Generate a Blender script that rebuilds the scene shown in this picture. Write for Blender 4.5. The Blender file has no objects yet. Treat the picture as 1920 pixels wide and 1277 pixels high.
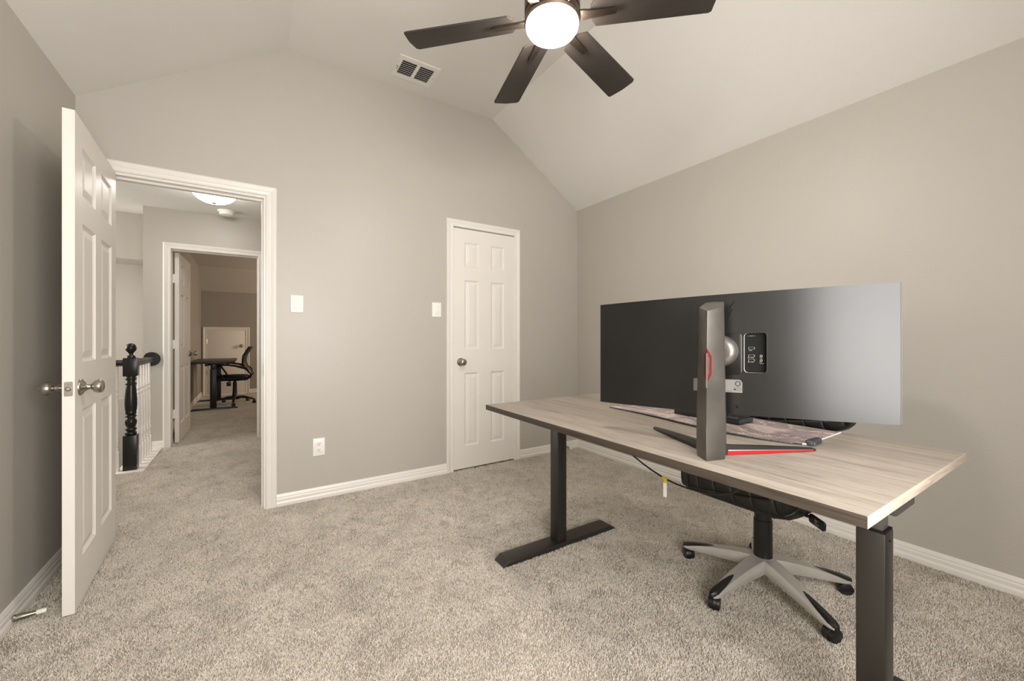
import bpy, bmesh, math, random
from mathutils import Vector, Matrix

SC = bpy.context.scene
COL = SC.collection
PI = math.pi
def RAD(d): return math.radians(d)
random.seed(7)

# ------------------------------------------------------------------ camera
cam_d = bpy.data.cameras.new('camera')
cam_d.sensor_width = 36.0
cam_d.lens = 36.0 * 753.0 / 1920.0
cam_d.shift_y = -5.7 / 1920.0
cam_d.clip_start = 0.02
cam = bpy.data.objects.new('camera', cam_d)
cam.location = (0, 0, 1.105)
cam.rotation_euler = (RAD(90), 0, RAD(-32.955))
COL.objects.link(cam)
SC.camera = cam

# ------------------------------------------------------------------ world + light
w = bpy.data.worlds.new('world'); SC.world = w; w.use_nodes = True
w.node_tree.nodes['Background'].inputs[0].default_value = (0.95, 0.92, 0.88, 1)
w.node_tree.nodes['Background'].inputs[1].default_value = 0.4
SC.view_settings.view_transform = 'Standard'
SC.view_settings.look = 'None'
SC.view_settings.gamma = 1.0
SC.view_settings.exposure = 0.16
SC.cycles.max_bounces = 7
SC.cycles.diffuse_bounces = 5
SC.cycles.sample_clamp_indirect = 4.0

def area(name, loc, rot, sx, sy, power, col):
    l = bpy.data.lights.new(name, 'AREA'); l.shape = 'RECTANGLE'
    l.size = sx; l.size_y = sy; l.energy = power; l.color = col
    o = bpy.data.objects.new(name, l); o.location = loc; o.rotation_euler = rot
    COL.objects.link(o); return o
# added daylight coming through assumed, unseen windows (each light stands in its window opening, outside the wall)
area('assumed_daylight_office', (0.42, -0.70, 1.36), (RAD(90), 0, 0), 1.5, 1.55, 89, (1.0, 0.97, 0.935))
area('assumed_daylight_stairwell', (-3.45, 5.2, 1.6), (RAD(90), 0, RAD(-90)), 1.6, 1.6, 85, (1.0, 0.96, 0.91))
area('assumed_daylight_far_room', (1.95, 8.3, 1.5), (RAD(90), 0, RAD(90)), 0.9, 1.2, 34, (1.0, 0.80, 0.60))

# ------------------------------------------------------------------ materials
def new_mat(name):
    m = bpy.data.materials.new(name); m.use_nodes = True
    nt = m.node_tree
    return m, nt, nt.nodes['Principled BSDF']
def N(nt, typ, **kw):
    n = nt.nodes.new(typ)
    for k, v in kw.items():
        if k in ('operation', 'blend_type', 'data_type', 'wave_type', 'bands_direction', 'feature', 'distance', 'noise_dimensions'):
            setattr(n, k, v)
        else:
            n.inputs[k].default_value = v
    return n
def pbr(name, col, rough=0.5, metal=0.0, spec=0.5, var=0.04, scale=30, bump=0.0, bscale=200, bdist=0.001, coat=0.0):
    """plain surface: base colour with a faint procedural mottling and optional fine bump"""
    m, nt, b = new_mat(name)
    tc = nt.nodes.new('ShaderNodeTexCoord')
    ns = N(nt, 'ShaderNodeTexNoise', Scale=scale, Detail=3.0)
    nt.links.new(tc.outputs['Object'], ns.inputs['Vector'])
    rp = nt.nodes.new('ShaderNodeValToRGB')
    c = Vector(col)
    rp.color_ramp.elements[0].position = 0.3; rp.color_ramp.elements[1].position = 0.7
    rp.color_ramp.elements[0].color = (*(c * (1 - var)), 1)
    rp.color_ramp.elements[1].color = (*(c * (1 + var)), 1)
    nt.links.new(ns.outputs['Fac'], rp.inputs['Fac'])
    nt.links.new(rp.outputs['Color'], b.inputs['Base Color'])
    b.inputs['Roughness'].default_value = rough
    b.inputs['Metallic'].default_value = metal
    b.inputs['Specular IOR Level'].default_value = spec
    b.inputs['Coat Weight'].default_value = coat
    if bump:
        n2 = N(nt, 'ShaderNodeTexNoise', Scale=bscale, Detail=2.0)
        nt.links.new(tc.outputs['Object'], n2.inputs['Vector'])
        bp = N(nt, 'ShaderNodeBump', Strength=bump, Distance=bdist)
        nt.links.new(n2.outputs['Fac'], bp.inputs['Height'])
        nt.links.new(bp.outputs['Normal'], b.inputs['Normal'])
    return m
def emit(name, col, strength):
    m, nt, b = new_mat(name)
    b.inputs['Base Color'].default_value = (0.9, 0.9, 0.9, 1)
    b.inputs['Emission Color'].default_value = (*col, 1)
    b.inputs['Emission Strength'].default_value = strength
    return m

M = {}
M['wall'] = pbr('wall_paint_taupe', (0.485, 0.455, 0.408), 0.40, spec=0.5, var=0.012, scale=2, bump=0.35, bscale=130, bdist=0.002)
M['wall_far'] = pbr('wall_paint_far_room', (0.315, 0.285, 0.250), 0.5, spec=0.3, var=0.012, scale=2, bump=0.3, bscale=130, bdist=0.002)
M['ceiling'] = pbr('ceiling_paint', (0.75, 0.725, 0.685), 0.8, spec=0.2, var=0.01, scale=2, bump=0.3, bscale=150, bdist=0.002)
M['trim'] = pbr('trim_enamel_white', (0.80, 0.77, 0.725), 0.32, spec=0.45, var=0.012, scale=6)
M['door'] = pbr('door_enamel_white', (0.79, 0.755, 0.705), 0.46, spec=0.4, var=0.012, scale=6, bump=0.05, bscale=90)
M['nickel'] = pbr('brushed_nickel', (0.42, 0.39, 0.35), 0.28, 1.0, var=0.06, scale=60)
M['nickel_dark'] = pbr('brushed_steel_plate', (0.30, 0.275, 0.25), 0.4, 1.0, var=0.1, scale=200)
M['white_plastic'] = pbr('white_plastic', (0.86, 0.84, 0.80), 0.3, var=0.01)
M['slot_black'] = pbr('slot_black', (0.02, 0.018, 0.016), 0.6)
M['black_gloss'] = pbr('black_lacquer', (0.006, 0.006, 0.006), 0.3, spec=0.5)
M['black_rail'] = pbr('black_rail_paint', (0.012, 0.011, 0.010), 0.32)
M['baluster'] = pbr('baluster_white', (0.80, 0.77, 0.72), 0.35, var=0.01)
M['desk_metal'] = pbr('charcoal_powder_coat', (0.075, 0.070, 0.064), 0.38, 0.85, spec=0.4, var=0.05, scale=300, bump=0.08, bscale=900, bdist=0.0005)
M['desk_metal_light'] = pbr('grey_powder_coat', (0.12, 0.112, 0.102), 0.42, 0.6, spec=0.5, var=0.05, scale=300)
M['gap_black'] = pbr('black_gap', (0.006, 0.006, 0.0055), 0.6, spec=0.15)
M['monitor'] = pbr('monitor_back_plastic', (0.0055, 0.0052, 0.0048), 0.285, 0.0, spec=0.58, var=0.35, scale=7, bump=0.10, bscale=900, bdist=0.0006)
M['monitor_edge'] = pbr('monitor_edge', (0.06, 0.058, 0.054), 0.45, 0.2)
M['screen'] = pbr('screen_glass', (0.006, 0.006, 0.007), 0.15)
M['stand'] = pbr('stand_titanium_paint', (0.135, 0.124, 0.109), 0.38, 0.8, spec=0.45, var=0.14, scale=14)
M['ball'] = pbr('satin_metal', (0.28, 0.26, 0.235), 0.36, 0.85, var=0.03)
M['recess'] = pbr('recess_satin_wall', (0.62, 0.59, 0.54), 0.4, 0.0, var=0.03)
M['stand_dark'] = pbr('stand_leg_dark', (0.030, 0.028, 0.026), 0.4, 0.3)
M['red'] = pbr('red_accent', (0.50, 0.006, 0.012), 0.5, var=0.03)
M['red_dark'] = pbr('red_translucent_ring', (0.15, 0.002, 0.0035), 0.45, spec=0.3, var=0.08)
M['sticker'] = pbr('sticker_silver', (0.21, 0.20, 0.186), 0.55, spec=0.3, var=0.03)
M['ink'] = pbr('dark_ink', (0.03, 0.03, 0.03), 0.6)
M['mark'] = pbr('light_print', (0.30, 0.29, 0.27), 0.5)
M['port_metal'] = pbr('port_metal', (0.55, 0.53, 0.5), 0.3, 0.9)
M['leather'] = None
M['chair_plastic'] = pbr('black_chair_plastic', (0.010, 0.0095, 0.009), 0.38)
M['rubber'] = pbr('black_rubber', (0.012, 0.011, 0.011), 0.55)
M['chair_silver'] = pbr('silver_painted_nylon', (0.50, 0.47, 0.435), 0.38, 0.4, var=0.05, scale=20)
M['mesh_fabric'] = pbr('black_mesh_fabric', (0.010, 0.010, 0.010), 0.7, bump=0.4, bscale=500)
M['desk_black'] = pbr('black_laminate', (0.016, 0.015, 0.014), 0.4, var=0.1, scale=40)
M['cable'] = pbr('black_cable_rubber', (0.010, 0.010, 0.010), 0.45)
M['yellow'] = pbr('yellow_tape', (0.62, 0.50, 0.02), 0.45)
M['paper'] = pbr('white_tag_paper', (0.86, 0.85, 0.82), 0.6)
M['keyboard'] = pbr('keyboard_black', (0.012, 0.0125, 0.014), 0.42)
M['keyboard_side'] = pbr('keyboard_blue_grey', (0.05, 0.055, 0.065), 0.4, var=0.3, scale=90)
M['fan_blade'] = None
M['bronze'] = pbr('dark_bronze_metal', (0.075, 0.057, 0.044), 0.42, 0.8, var=0.1, scale=40)
M['vent'] = pbr('vent_enamel', (0.80, 0.78, 0.74), 0.4, var=0.01)
M['vent_dark'] = pbr('vent_painted_shade', (0.035, 0.03, 0.026), 0.8)
M['dome_fan'] = emit('opal_glass_lit_fan', (1.0, 0.925, 0.845), 112.0)
M['dome_hall'] = emit('opal_glass_lit_hall', (1.0, 0.95, 0.88), 27.0)
M['attic'] = pbr('attic_door_paint', (0.78, 0.74, 0.68), 0.4, var=0.01)
M['stitch'] = pbr('grey_overlock_stitch', (0.16, 0.14, 0.14), 0.7, var=0.6, scale=260)
M['edge_strip'] = pbr('clear_light_strip', (0.75, 0.74, 0.72), 0.25, var=0.02)

def carpet_mat():
    m, nt, b = new_mat('carpet_greige_pile')
    tc = nt.nodes.new('ShaderNodeTexCoord'); L = nt.links.new
    # wander the tuft lattice so that the pile reads as twisted yarn ends
    wob = N(nt, 'ShaderNodeTexNoise', Scale=95.0, Detail=3.0, Roughness=0.6)
    L(tc.outputs['Object'], wob.inputs['Vector'])
    sc = N(nt, 'ShaderNodeVectorMath', operation='MULTIPLY_ADD')
    sc.inputs[1].default_value = (0.016, 0.016, 0.0); L(wob.outputs['Color'], sc.inputs[0]); L(tc.outputs['Object'], sc.inputs[2])
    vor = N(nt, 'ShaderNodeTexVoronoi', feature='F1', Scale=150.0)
    L(sc.outputs[0], vor.inputs['Vector'])
    fib = N(nt, 'ShaderNodeTexNoise', Scale=330.0, Detail=2.0, Roughness=0.6)
    mid = N(nt, 'ShaderNodeTexNoise', Scale=38.0, Detail=4.0, Roughness=0.7)
    big = N(nt, 'ShaderNodeTexNoise', Scale=4.2, Detail=5.0, Roughness=0.62, Distortion=0.8)
    L(sc.outputs[0], fib.inputs['Vector'])
    for n in (mid, big): L(tc.outputs['Object'], n.inputs['Vector'])
    def ramp(sock, stops):
        r = nt.nodes.new('ShaderNodeValToRGB'); e = r.color_ramp.elements
        e[0].position, e[0].color = stops[0][0], (*stops[0][1], 1)
        e[1].position, e[1].color = stops[-1][0], (*stops[-1][1], 1)
        for q, c in stops[1:-1]:
            k = e.new(q); k.color = (*c, 1)
        L(sock, r.inputs['Fac']); return r.outputs['Color']
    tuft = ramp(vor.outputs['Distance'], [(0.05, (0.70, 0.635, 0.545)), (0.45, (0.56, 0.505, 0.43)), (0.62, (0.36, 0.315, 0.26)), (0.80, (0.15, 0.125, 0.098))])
    yarn = ramp(fib.outputs['Fac'], [(0.32, (0.74, 0.73, 0.72)), (0.68, (1.16, 1.16, 1.16))])
    flat = ramp(mid.outputs['Fac'], [(0.33, (0.76, 0.755, 0.745)), (0.60, (1.10, 1.10, 1.10))])
    brush = ramp(big.outputs['Fac'], [(0.36, (0.86, 0.855, 0.845)), (0.58, (1.04, 1.04, 1.04))])
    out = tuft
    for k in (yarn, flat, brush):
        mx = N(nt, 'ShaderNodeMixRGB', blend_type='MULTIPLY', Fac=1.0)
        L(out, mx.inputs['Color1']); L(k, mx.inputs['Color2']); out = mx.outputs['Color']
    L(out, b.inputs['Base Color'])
    b.inputs['Roughness'].default_value = 0.95
    b.inputs['Specular IOR Level'].default_value = 0.08
    b.inputs['Sheen Weight'].default_value = 0.12
    h = N(nt, 'ShaderNodeMath', operation='SUBTRACT'); L(mid.outputs['Fac'], h.inputs[0]); L(vor.outputs['Distance'], h.inputs[1])
    bp = N(nt, 'ShaderNodeBump', Strength=0.75, Distance=0.007)
    L(h.outputs[0], bp.inputs['Height']); L(bp.outputs['Normal'], b.inputs['Normal'])
    return m
M['carpet'] = carpet_mat()

def wood_mat(name, axis_scale, base, dark, light, plank=0.0, rough=0.42, grain_lo=0.62):
    """wood-grain laminate; axis_scale stretches the grain along one object axis, plank = strip width across x"""
    m, nt, b = new_mat(name); L = nt.links.new
    tc = nt.nodes.new('ShaderNodeTexCoord')
    mp = nt.nodes.new('ShaderNodeMapping'); mp.inputs['Scale'].default_value = axis_scale
    vec = tc.outputs['Object']; tone = None
    if plank:
        sx = nt.nodes.new('ShaderNodeSeparateXYZ'); L(vec, sx.inputs[0])
        dv = N(nt, 'ShaderNodeMath', operation='DIVIDE'); dv.inputs[1].default_value = plank; L(sx.outputs['X'], dv.inputs[0])
        fl = N(nt, 'ShaderNodeMath', operation='FLOOR'); L(dv.outputs[0], fl.inputs[0])
        wn_ = N(nt, 'ShaderNodeTexWhiteNoise', noise_dimensions='1D'); L(fl.outputs[0], wn_.inputs['W'])
        ma = N(nt, 'ShaderNodeVectorMath', operation='MULTIPLY_ADD'); ma.inputs[1].default_value = (0.0, 7.0, 3.0)
        L(wn_.outputs['Color'], ma.inputs[0]); L(vec, ma.inputs[2]); vec = ma.outputs[0]
        tone = nt.nodes.new('ShaderNodeValToRGB')
        tone.color_ramp.elements[0].color = (0.84, 0.84, 0.84, 1); tone.color_ramp.elements[1].color = (1.10, 1.10, 1.10, 1)
        L(wn_.outputs['Value'], tone.inputs['Fac'])
    L(vec, mp.inputs['Vector'])
    broad = N(nt, 'ShaderNodeTexNoise', Scale=1.0, Detail=5.0, Roughness=0.6, Distortion=1.3)
    grain = N(nt, 'ShaderNodeTexNoise', Scale=4.0, Detail=8.0, Roughness=0.75, Distortion=0.6)
    L(mp.outputs['Vector'], broad.inputs['Vector']); L(mp.outputs['Vector'], grain.inputs['Vector'])
    r1 = nt.nodes.new('ShaderNodeValToRGB'); e = r1.color_ramp.elements
    e[0].position = 0.28; e[0].color = (*dark, 1)
    e[1].position = 0.74; e[1].color = (*light, 1)
    k = e.new(0.42); k.color = (*base, 1)
    k = e.new(0.60); k.color = (*(Vector(base) * 1.10), 1)
    L(broad.outputs['Fac'], r1.inputs['Fac'])
    r2 = nt.nodes.new('ShaderNodeValToRGB'); e = r2.color_ramp.elements
    e[0].position = 0.36; e[0].color = (grain_lo, grain_lo * .975, grain_lo * .94, 1)
    e[1].position = 0.52; e[1].color = (1.08, 1.08, 1.08, 1)
    L(grain.outputs['Fac'], r2.inputs['Fac'])
    mx = N(nt, 'ShaderNodeMixRGB', blend_type='MULTIPLY', Fac=0.85)
    L(r1.outputs['Color'], mx.inputs['Color1']); L(r2.outputs['Color'], mx.inputs['Color2'])
    out = mx.outputs['Color']
    if tone:
        m2 = N(nt, 'ShaderNodeMixRGB', blend_type='MULTIPLY', Fac=1.0)
        L(out, m2.inputs['Color1']); L(tone.outputs['Color'], m2.inputs['Color2']); out = m2.outputs['Color']
    L(out, b.inputs['Base Color'])
    b.inputs['Roughness'].default_value = rough
    b.inputs['Specular IOR Level'].default_value = 0.35
    bp = N(nt, 'ShaderNodeBump', Strength=0.10, Distance=0.001)
    L(grain.outputs['Fac'], bp.inputs['Height']); L(bp.outputs['Normal'], b.inputs['Normal'])
    return m
M['wood'] = wood_mat('greige_oak_laminate', (16.0, 1.1, 16.0), (0.335, 0.292, 0.245), (0.225, 0.19, 0.155), (0.40, 0.358, 0.312), plank=0.131, grain_lo=0.70)
M['wood_end'] = wood_mat('greige_oak_edge_end', (2.0, 13.0, 26.0), (0.40, 0.335, 0.27), (0.28, 0.225, 0.175), (0.50, 0.43, 0.36))
M['wood_side'] = wood_mat('dark_brown_long_edges', (13.0, 2.2, 60.0), (0.058, 0.045, 0.034), (0.030, 0.023, 0.017), (0.090, 0.072, 0.056))  # long edges coloured darker than the top and ends
M['fan_blade'] = wood_mat('espresso_fan_blade', (1.2, 14.0, 14.0), (0.036, 0.029, 0.024), (0.031, 0.025, 0.021), (0.042, 0.034, 0.028), rough=0.55, grain_lo=0.9)

def leather_mat():
    m, nt, b = new_mat('quilted_black_leather'); L = nt.links.new
    tc = nt.nodes.new('ShaderNodeTexCoord')
    outs = []
    for ang in (45, -45):
        mp = nt.nodes.new('ShaderNodeMapping'); mp.inputs['Rotation'].default_value = (RAD(ang), RAD(ang), RAD(ang))
        L(tc.outputs['Object'], mp.inputs['Vector'])
        wv = N(nt, 'ShaderNodeTexWave', wave_type='BANDS', Scale=5.0)
        wv.bands_direction = 'X'
        L(mp.outputs['Vector'], wv.inputs['Vector']); outs.append(wv)
    mn = N(nt, 'ShaderNodeMath', operation='MINIMUM')
    L(outs[0].outputs['Fac'], mn.inputs[0]); L(outs[1].outputs['Fac'], mn.inputs[1])
    pw = N(nt, 'ShaderNodeMath', operation='POWER'); pw.inputs[1].default_value = 0.18
    L(mn.outputs[0], pw.inputs[0])
    bp = N(nt, 'ShaderNodeBump', Strength=0.9, Distance=0.012)
    L(pw.outputs[0], bp.inputs['Height']); L(bp.outputs['Normal'], b.inputs['Normal'])
    b.inputs['Base Color'].default_value = (0.008, 0.0076, 0.0072, 1)
    b.inputs['Roughness'].default_value = 0.40
    return m
M['leather'] = leather_mat()

def marble_mat():
    m, nt, b = new_mat('marbled_mat_print'); L = nt.links.new
    tc = nt.nodes.new('ShaderNodeTexCoord')
    mp = nt.nodes.new('ShaderNodeMapping'); mp.inputs['Scale'].default_value = (1.7, 1.0, 1.0)
    mp.inputs['Rotation'].default_value = (0, 0, RAD(25))
    L(tc.outputs['Object'], mp.inputs['Vector'])
    n1 = N(nt, 'ShaderNodeTexNoise', Scale=3.4, Detail=5.0, Roughness=0.58, Distortion=0.7)
    L(mp.outputs['Vector'], n1.inputs['Vector'])
    r = nt.nodes.new('ShaderNodeValToRGB'); e = r.color_ramp.elements
    e[0].position = 0.30; e[0].color = (0.17, 0.145, 0.15, 1)
    e[1].position = 0.74; e[1].color = (0.34, 0.285, 0.285, 1)
    for p, c in ((0.40, (0.31, 0.255, 0.26)), (0.46, (0.36, 0.295, 0.30)), (0.475, (0.78, 0.64, 0.52)), (0.49, (0.25, 0.20, 0.205)), (0.55, (0.33, 0.27, 0.275)), (0.62, (0.62, 0.52, 0.49))):
        k = e.new(p); k.color = (*c, 1)
    L(n1.outputs['Fac'], r.inputs['Fac']); L(r.outputs['Color'], b.inputs['Base Color'])
    b.inputs['Roughness'].default_value = 0.6
    return m
M['marble'] = marble_mat()

# ------------------------------------------------------------------ geometry helpers
class MB:
    def __init__(self): self.bm = bmesh.new(); self.T = Matrix.Identity(4)
    def v(self, p): return self.bm.verts.new(self.T @ Vector(p))
    def f(self, vs):
        try: return self.bm.faces.new(vs)
        except ValueError: return None
    def poly(self, pts): return self.f([self.v(p) for p in pts])
    def box(self, x0, x1, y0, y1, z0, z1, bev=0.0, seg=2):
        vs = [self.v(p) for p in ((x0,y0,z0),(x1,y0,z0),(x1,y1,z0),(x0,y1,z0),(x0,y0,z1),(x1,y0,z1),(x1,y1,z1),(x0,y1,z1))]
        fs = [self.f([vs[i] for i in q]) for q in ((3,2,1,0),(4,5,6,7),(0,1,5,4),(1,2,6,5),(2,3,7,6),(3,0,4,7))]
        if bev > 0:
            es = list({e for f in fs for e in f.edges})
            bmesh.ops.bevel(self.bm, geom=es, offset=bev, segments=seg, profile=0.5, affect='EDGES', clamp_overlap=True)
        return self
    def prism(self, pts, fn, bev=0.0, seg=2):
        """pts: 2-D outline; fn(p, k) -> 3-D point for the two caps k = 0, 1"""
        a = [self.v(fn(p, 0)) for p in pts]; b = [self.v(fn(p, 1)) for p in pts]
        fs = [self.f(list(reversed(a))), self.f(b)]
        n = len(pts)
        for i in range(n):
            j = (i + 1) % n; fs.append(self.f([a[i], a[j], b[j], b[i]]))
        if bev > 0:
            es = list({e for f in fs if f for e in f.edges})
            bmesh.ops.bevel(self.bm, geom=es, offset=bev, segments=seg, profile=0.5, affect='EDGES', clamp_overlap=True)
        return self
    def loft(self, rings, cap=True, closed=True):
        R = [[self.v(p) for p in r] for r in rings]
        for a, b in zip(R, R[1:]):
            n = len(a)
            for i in range(n if closed else n - 1):
                j = (i + 1) % n; self.f([a[i], a[j], b[j], b[i]])
        if cap and closed:
            self.f(list(reversed(R[0]))); self.f(R[-1])
        return self
    def lathe(self, prof, o=(0,0,0), axis='z', seg=24):
        """prof: [(radius, height)] along the axis"""
        o = Vector(o)
        def P(r, h, a):
            c, s = r * math.cos(a), r * math.sin(a)
            if axis == 'z': return o + Vector((c, s, h))
            if axis == 'y': return o + Vector((s, h, c))
            if axis == '-y': return o + Vector((c, -h, s))
            if axis == 'x': return o + Vector((h, c, s))
            if axis == '-x': return o + Vector((-h, s, c))
        rings = []
        for r, h in prof:
            rings.append([P(max(r, 1e-5), h, 2 * PI * i / seg) for i in range(seg)])
        return self.loft(rings)
    def tube(self, pts, rad, seg=10, flat=None):
        pts = [Vector(p) for p in pts]; n = len(pts); rings = []
        up = Vector((0, 0, 1))
        for i, p in enumerate(pts):
            d = (pts[min(i + 1, n - 1)] - pts[max(i - 1, 0)]).normalized()
            u = d.cross(up)
            if u.length < 1e-3: u = d.cross(Vector((0, 1, 0)))
            u.normalize(); q = u.cross(d).normalized()
            r = rad[i] if isinstance(rad, (list, tuple)) else rad
            ru, rq = (r if not isinstance(r, tuple) else r[0]), (r if not isinstance(r, tuple) else r[1])
            rings.append([p + u * (ru * math.cos(2 * PI * k / seg)) + q * (rq * math.sin(2 * PI * k / seg)) for k in range(seg)])
        return self.loft(rings)
    def sbox(self, c, s, e=0.25, nu=28, nv=16, e2=None):
        """superellipsoid cushion, centre c, half sizes s"""
        e2 = e2 or e
        def pw(x, p): return math.copysign(abs(x) ** p, x)
        rings = []
        for j in range(nv + 1):
            ph = -PI / 2 + PI * j / nv
            cz, sz = pw(math.cos(ph), e2), pw(math.sin(ph), e2)
            cz = max(cz, 1e-4)
            rings.append([Vector(c) + Vector((s[0] * cz * pw(math.cos(2 * PI * i / nu), e), s[1] * cz * pw(math.sin(2 * PI * i / nu), e), s[2] * sz)) for i in range(nu)])
        return self.loft(rings)
    def build(self, name, mat, parent=None, smooth=35, loc=None):
        bmesh.ops.recalc_face_normals(self.bm, faces=self.bm.faces[:])
        me = bpy.data.meshes.new(name); self.bm.to_mesh(me); self.bm.free()
        for m in (mat if isinstance(mat, (list, tuple)) else [mat]): me.materials.append(m)
        if smooth:
            for p in me.polygons: p.use_smooth = True
            me.set_sharp_from_angle(angle=RAD(smooth))
        o = bpy.data.objects.new(name, me); COL.objects.link(o)
        if parent: o.parent = parent
        if loc: o.location = loc
        return o
def tag(o, label, cat, group=None, kind=None):
    o['label'] = label; o['category'] = cat
    if group: o['group'] = group
    if kind: o['kind'] = kind
    return o
def struct(o, label, cat): return tag(o, label, cat, kind='structure')
def empty(name, loc, rz=0.0, label=None, cat=None, group=None, kind=None):
    o = bpy.data.objects.new(name, None); COL.objects.link(o)
    o.empty_display_size = 0.05
    o.location = loc; o.rotation_euler = (0, 0, rz)
    if label: tag(o, label, cat, group, kind)
    return o
def dup_tree(o, parent=None):
    c = o.copy(); COL.objects.link(c); c.parent = parent
    for ch in list(o.children): dup_tree(ch, c)
    return c
def rrect(w, h, r, n=4, cx=0, cy=0):
    pts = []
    for (sx, sy, a0) in ((1, 1, 0), (-1, 1, 90), (-1, -1, 180), (1, -1, 270)):
        for i in range(n + 1):
            a = RAD(a0 + 90 * i / n)
            pts.append((cx + sx * (w / 2 - r) + r * math.cos(a), cy + sy * (h / 2 - r) + r * math.sin(a)))
    return pts

# ------------------------------------------------------------------ the setting
XL, XR, YN, YB = -0.78, 2.745, -0.58, 3.03        # office: left / right / near / back wall faces
HW, HC, XC0, XC1 = 2.378, 3.008, 0.20, 1.76       # wall height, flat ceiling height and its two creases
O0, O1, OT = -0.672, 0.083, 2.018                 # open doorway in the back wall
C0, C1 = 1.383, 1.988                             # closet doorway
YH = YB + 0.12                                    # hall side of the back wall
YF = 5.24                                         # far hall wall
F0, F1 = -0.684, 0.066                            # doorway in the far hall wall
YR2 = 9.55                                        # back wall of the far room
HH = 2.39                                         # hall ceiling height

def top_of(x):
    if x < XC0: return HW + (HC - HW) * (x - XL) / (XC0 - XL)
    if x > XC1: return HC + (HW - HC) * (x - XC1) / (XR - XC1)
    return HC

b = MB()
def rect(x0, x1, y0, y1, z=0.0): b.poly([(x0,y0,z),(x1,y0,z),(x1,y1,z),(x0,y1,z)])
rect(XL, XR, YN, YB); rect(O0 - .02, O1 + .02, YB, YH); rect(C0, C1, YB, YB + .7)
rect(-3.2, 1.6, YH, 4.44); rect(-0.76, 1.6, 4.44, YF); rect(F0 - .02, F1 + .02, YF, YF + .12)
rect(-0.80, 1.85, YF + .12, YR2)
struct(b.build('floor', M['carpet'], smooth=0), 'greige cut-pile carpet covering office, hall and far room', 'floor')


def pile_mat():
    m, nt, b = new_mat('carpet_yarn'); L = nt.links.new
    hi = nt.nodes.new('ShaderNodeHairInfo')
    tc = nt.nodes.new('ShaderNodeTexCoord')
    big = N(nt, 'ShaderNodeTexNoise', Scale=4.2, Detail=5.0, Roughness=0.62, Distortion=0.8); L(tc.outputs['Object'], big.inputs['Vector'])
    r = nt.nodes.new('ShaderNodeValToRGB'); e = r.color_ramp.elements
    e[0].position = 0.0; e[0].color = (0.34, 0.303, 0.255, 1)
    e[1].position = 1.0; e[1].color = (0.90, 0.845, 0.76, 1)
    k = e.new(0.26); k.color = (0.65, 0.595, 0.52, 1)
    L(hi.outputs['Random'], r.inputs['Fac'])
    q = nt.nodes.new('ShaderNodeValToRGB'); e = q.color_ramp.elements
    e[0].position = 0.36; e[0].color = (0.90, 0.895, 0.89, 1)
    e[1].position = 0.58; e[1].color = (1.04, 1.04, 1.04, 1)
    L(big.outputs['Fac'], q.inputs['Fac'])
    mx = N(nt, 'ShaderNodeMixRGB', blend_type='MULTIPLY', Fac=1.0)
    L(r.outputs['Color'], mx.inputs['Color1']); L(q.outputs['Color'], mx.inputs['Color2'])
    L(mx.outputs['Color'], b.inputs['Base Color'])
    b.inputs['Roughness'].default_value = 0.9; b.inputs['Specular IOR Level'].default_value = 0.1
    return m
M['pile'] = pile_mat()
pv, pf = [], []
for x0, x1, y0, y1 in ((XL + .015, XR - .015, YN, YB - .015), (O0 + .02, O1 - .02, YB - .015, YH), (-1.6, 1.59, YH, 4.42), (-0.738, 1.59, 4.42, YF - .015), (F0 + .006, F1 - .006, YF - .015, YF + .12), (-0.785, 1.83, YF + .12, YR2 - .015)):
    k = len(pv); pv += [(x0, y0, .0006), (x1, y0, .0006), (x1, y1, .0006), (x0, y1, .0006)]; pf.append((k, k + 1, k + 2, k + 3))
me = bpy.data.meshes.new('carpet_pile'); me.from_pydata(pv, [], pf); me.materials.append(M['pile'])
pl = bpy.data.objects.new('carpet_pile', me); COL.objects.link(pl)
tag(pl, 'greige tufted carpet pile over the whole floor', 'carpet pile', kind='stuff')
pm = pl.modifiers.new('pile', 'PARTICLE_SYSTEM'); ps = pl.particle_systems[0].settings
ps.type = 'HAIR'; ps.count = 90000; ps.hair_length = 0.0072; ps.hair_step = 3; ps.render_step = 2
ps.emit_from = 'FACE'; ps.use_emit_random = True; ps.distribution = 'RAND'
ps.child_type = 'SIMPLE'; ps.rendered_child_count = 25; ps.child_radius = 0.036; ps.child_roundness = 0.0
ps.roughness_1 = 0.0; ps.roughness_2 = 0.002; ps.roughness_2_size = 1.0; ps.roughness_endpoint = 0.006; ps.roughness_end_shape = 1.0
ps.child_length = 1.0
ps.root_radius = 1.0; ps.tip_radius = 0.75; ps.radius_scale = 0.0015
SC.cycles_curves.shape = 'RIBBONS' if hasattr(SC, 'cycles_curves') else None

def wall_columns(y0, y1, xs, holes, top, zb=0.0):
    """solid wall made of vertical columns between the x breakpoints; holes = {(xa, xb): (zlo, zhi)}"""
    m = MB()
    for xa, xb in zip(xs, xs[1:]):
        spans = [(zb, None)]
        for (ha, hb), (zl, zh) in holes.items():
            if xa >= ha - 1e-6 and xb <= hb + 1e-6:
                spans = ([(zb, zl)] if zl > zb + 1e-4 else []) + [(zh, None)]
        for z0, z1 in spans:
            ta = top(xa) if z1 is None else z1; tb = top(xb) if z1 is None else z1
            m.prism([(xa, z0), (xb, z0), (xb, tb), (xa, ta)], lambda p, k: (p[0], y1 if k else y0, p[1]))
    return m
xs = [XL, O0, O1, XC0, C0, XC1, C1, XR]
struct(wall_columns(YB, YH, xs, {(O0, O1): (0, OT), (C0, C1): (0, OT)}, top_of).build('wall_back', M['wall'], smooth=0),
       'taupe gable wall with the open doorway and the closet door', 'wall')
b = MB(); b.box(XL - .12, XL, YN - .12, YB, 0, HW + .02)
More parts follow.
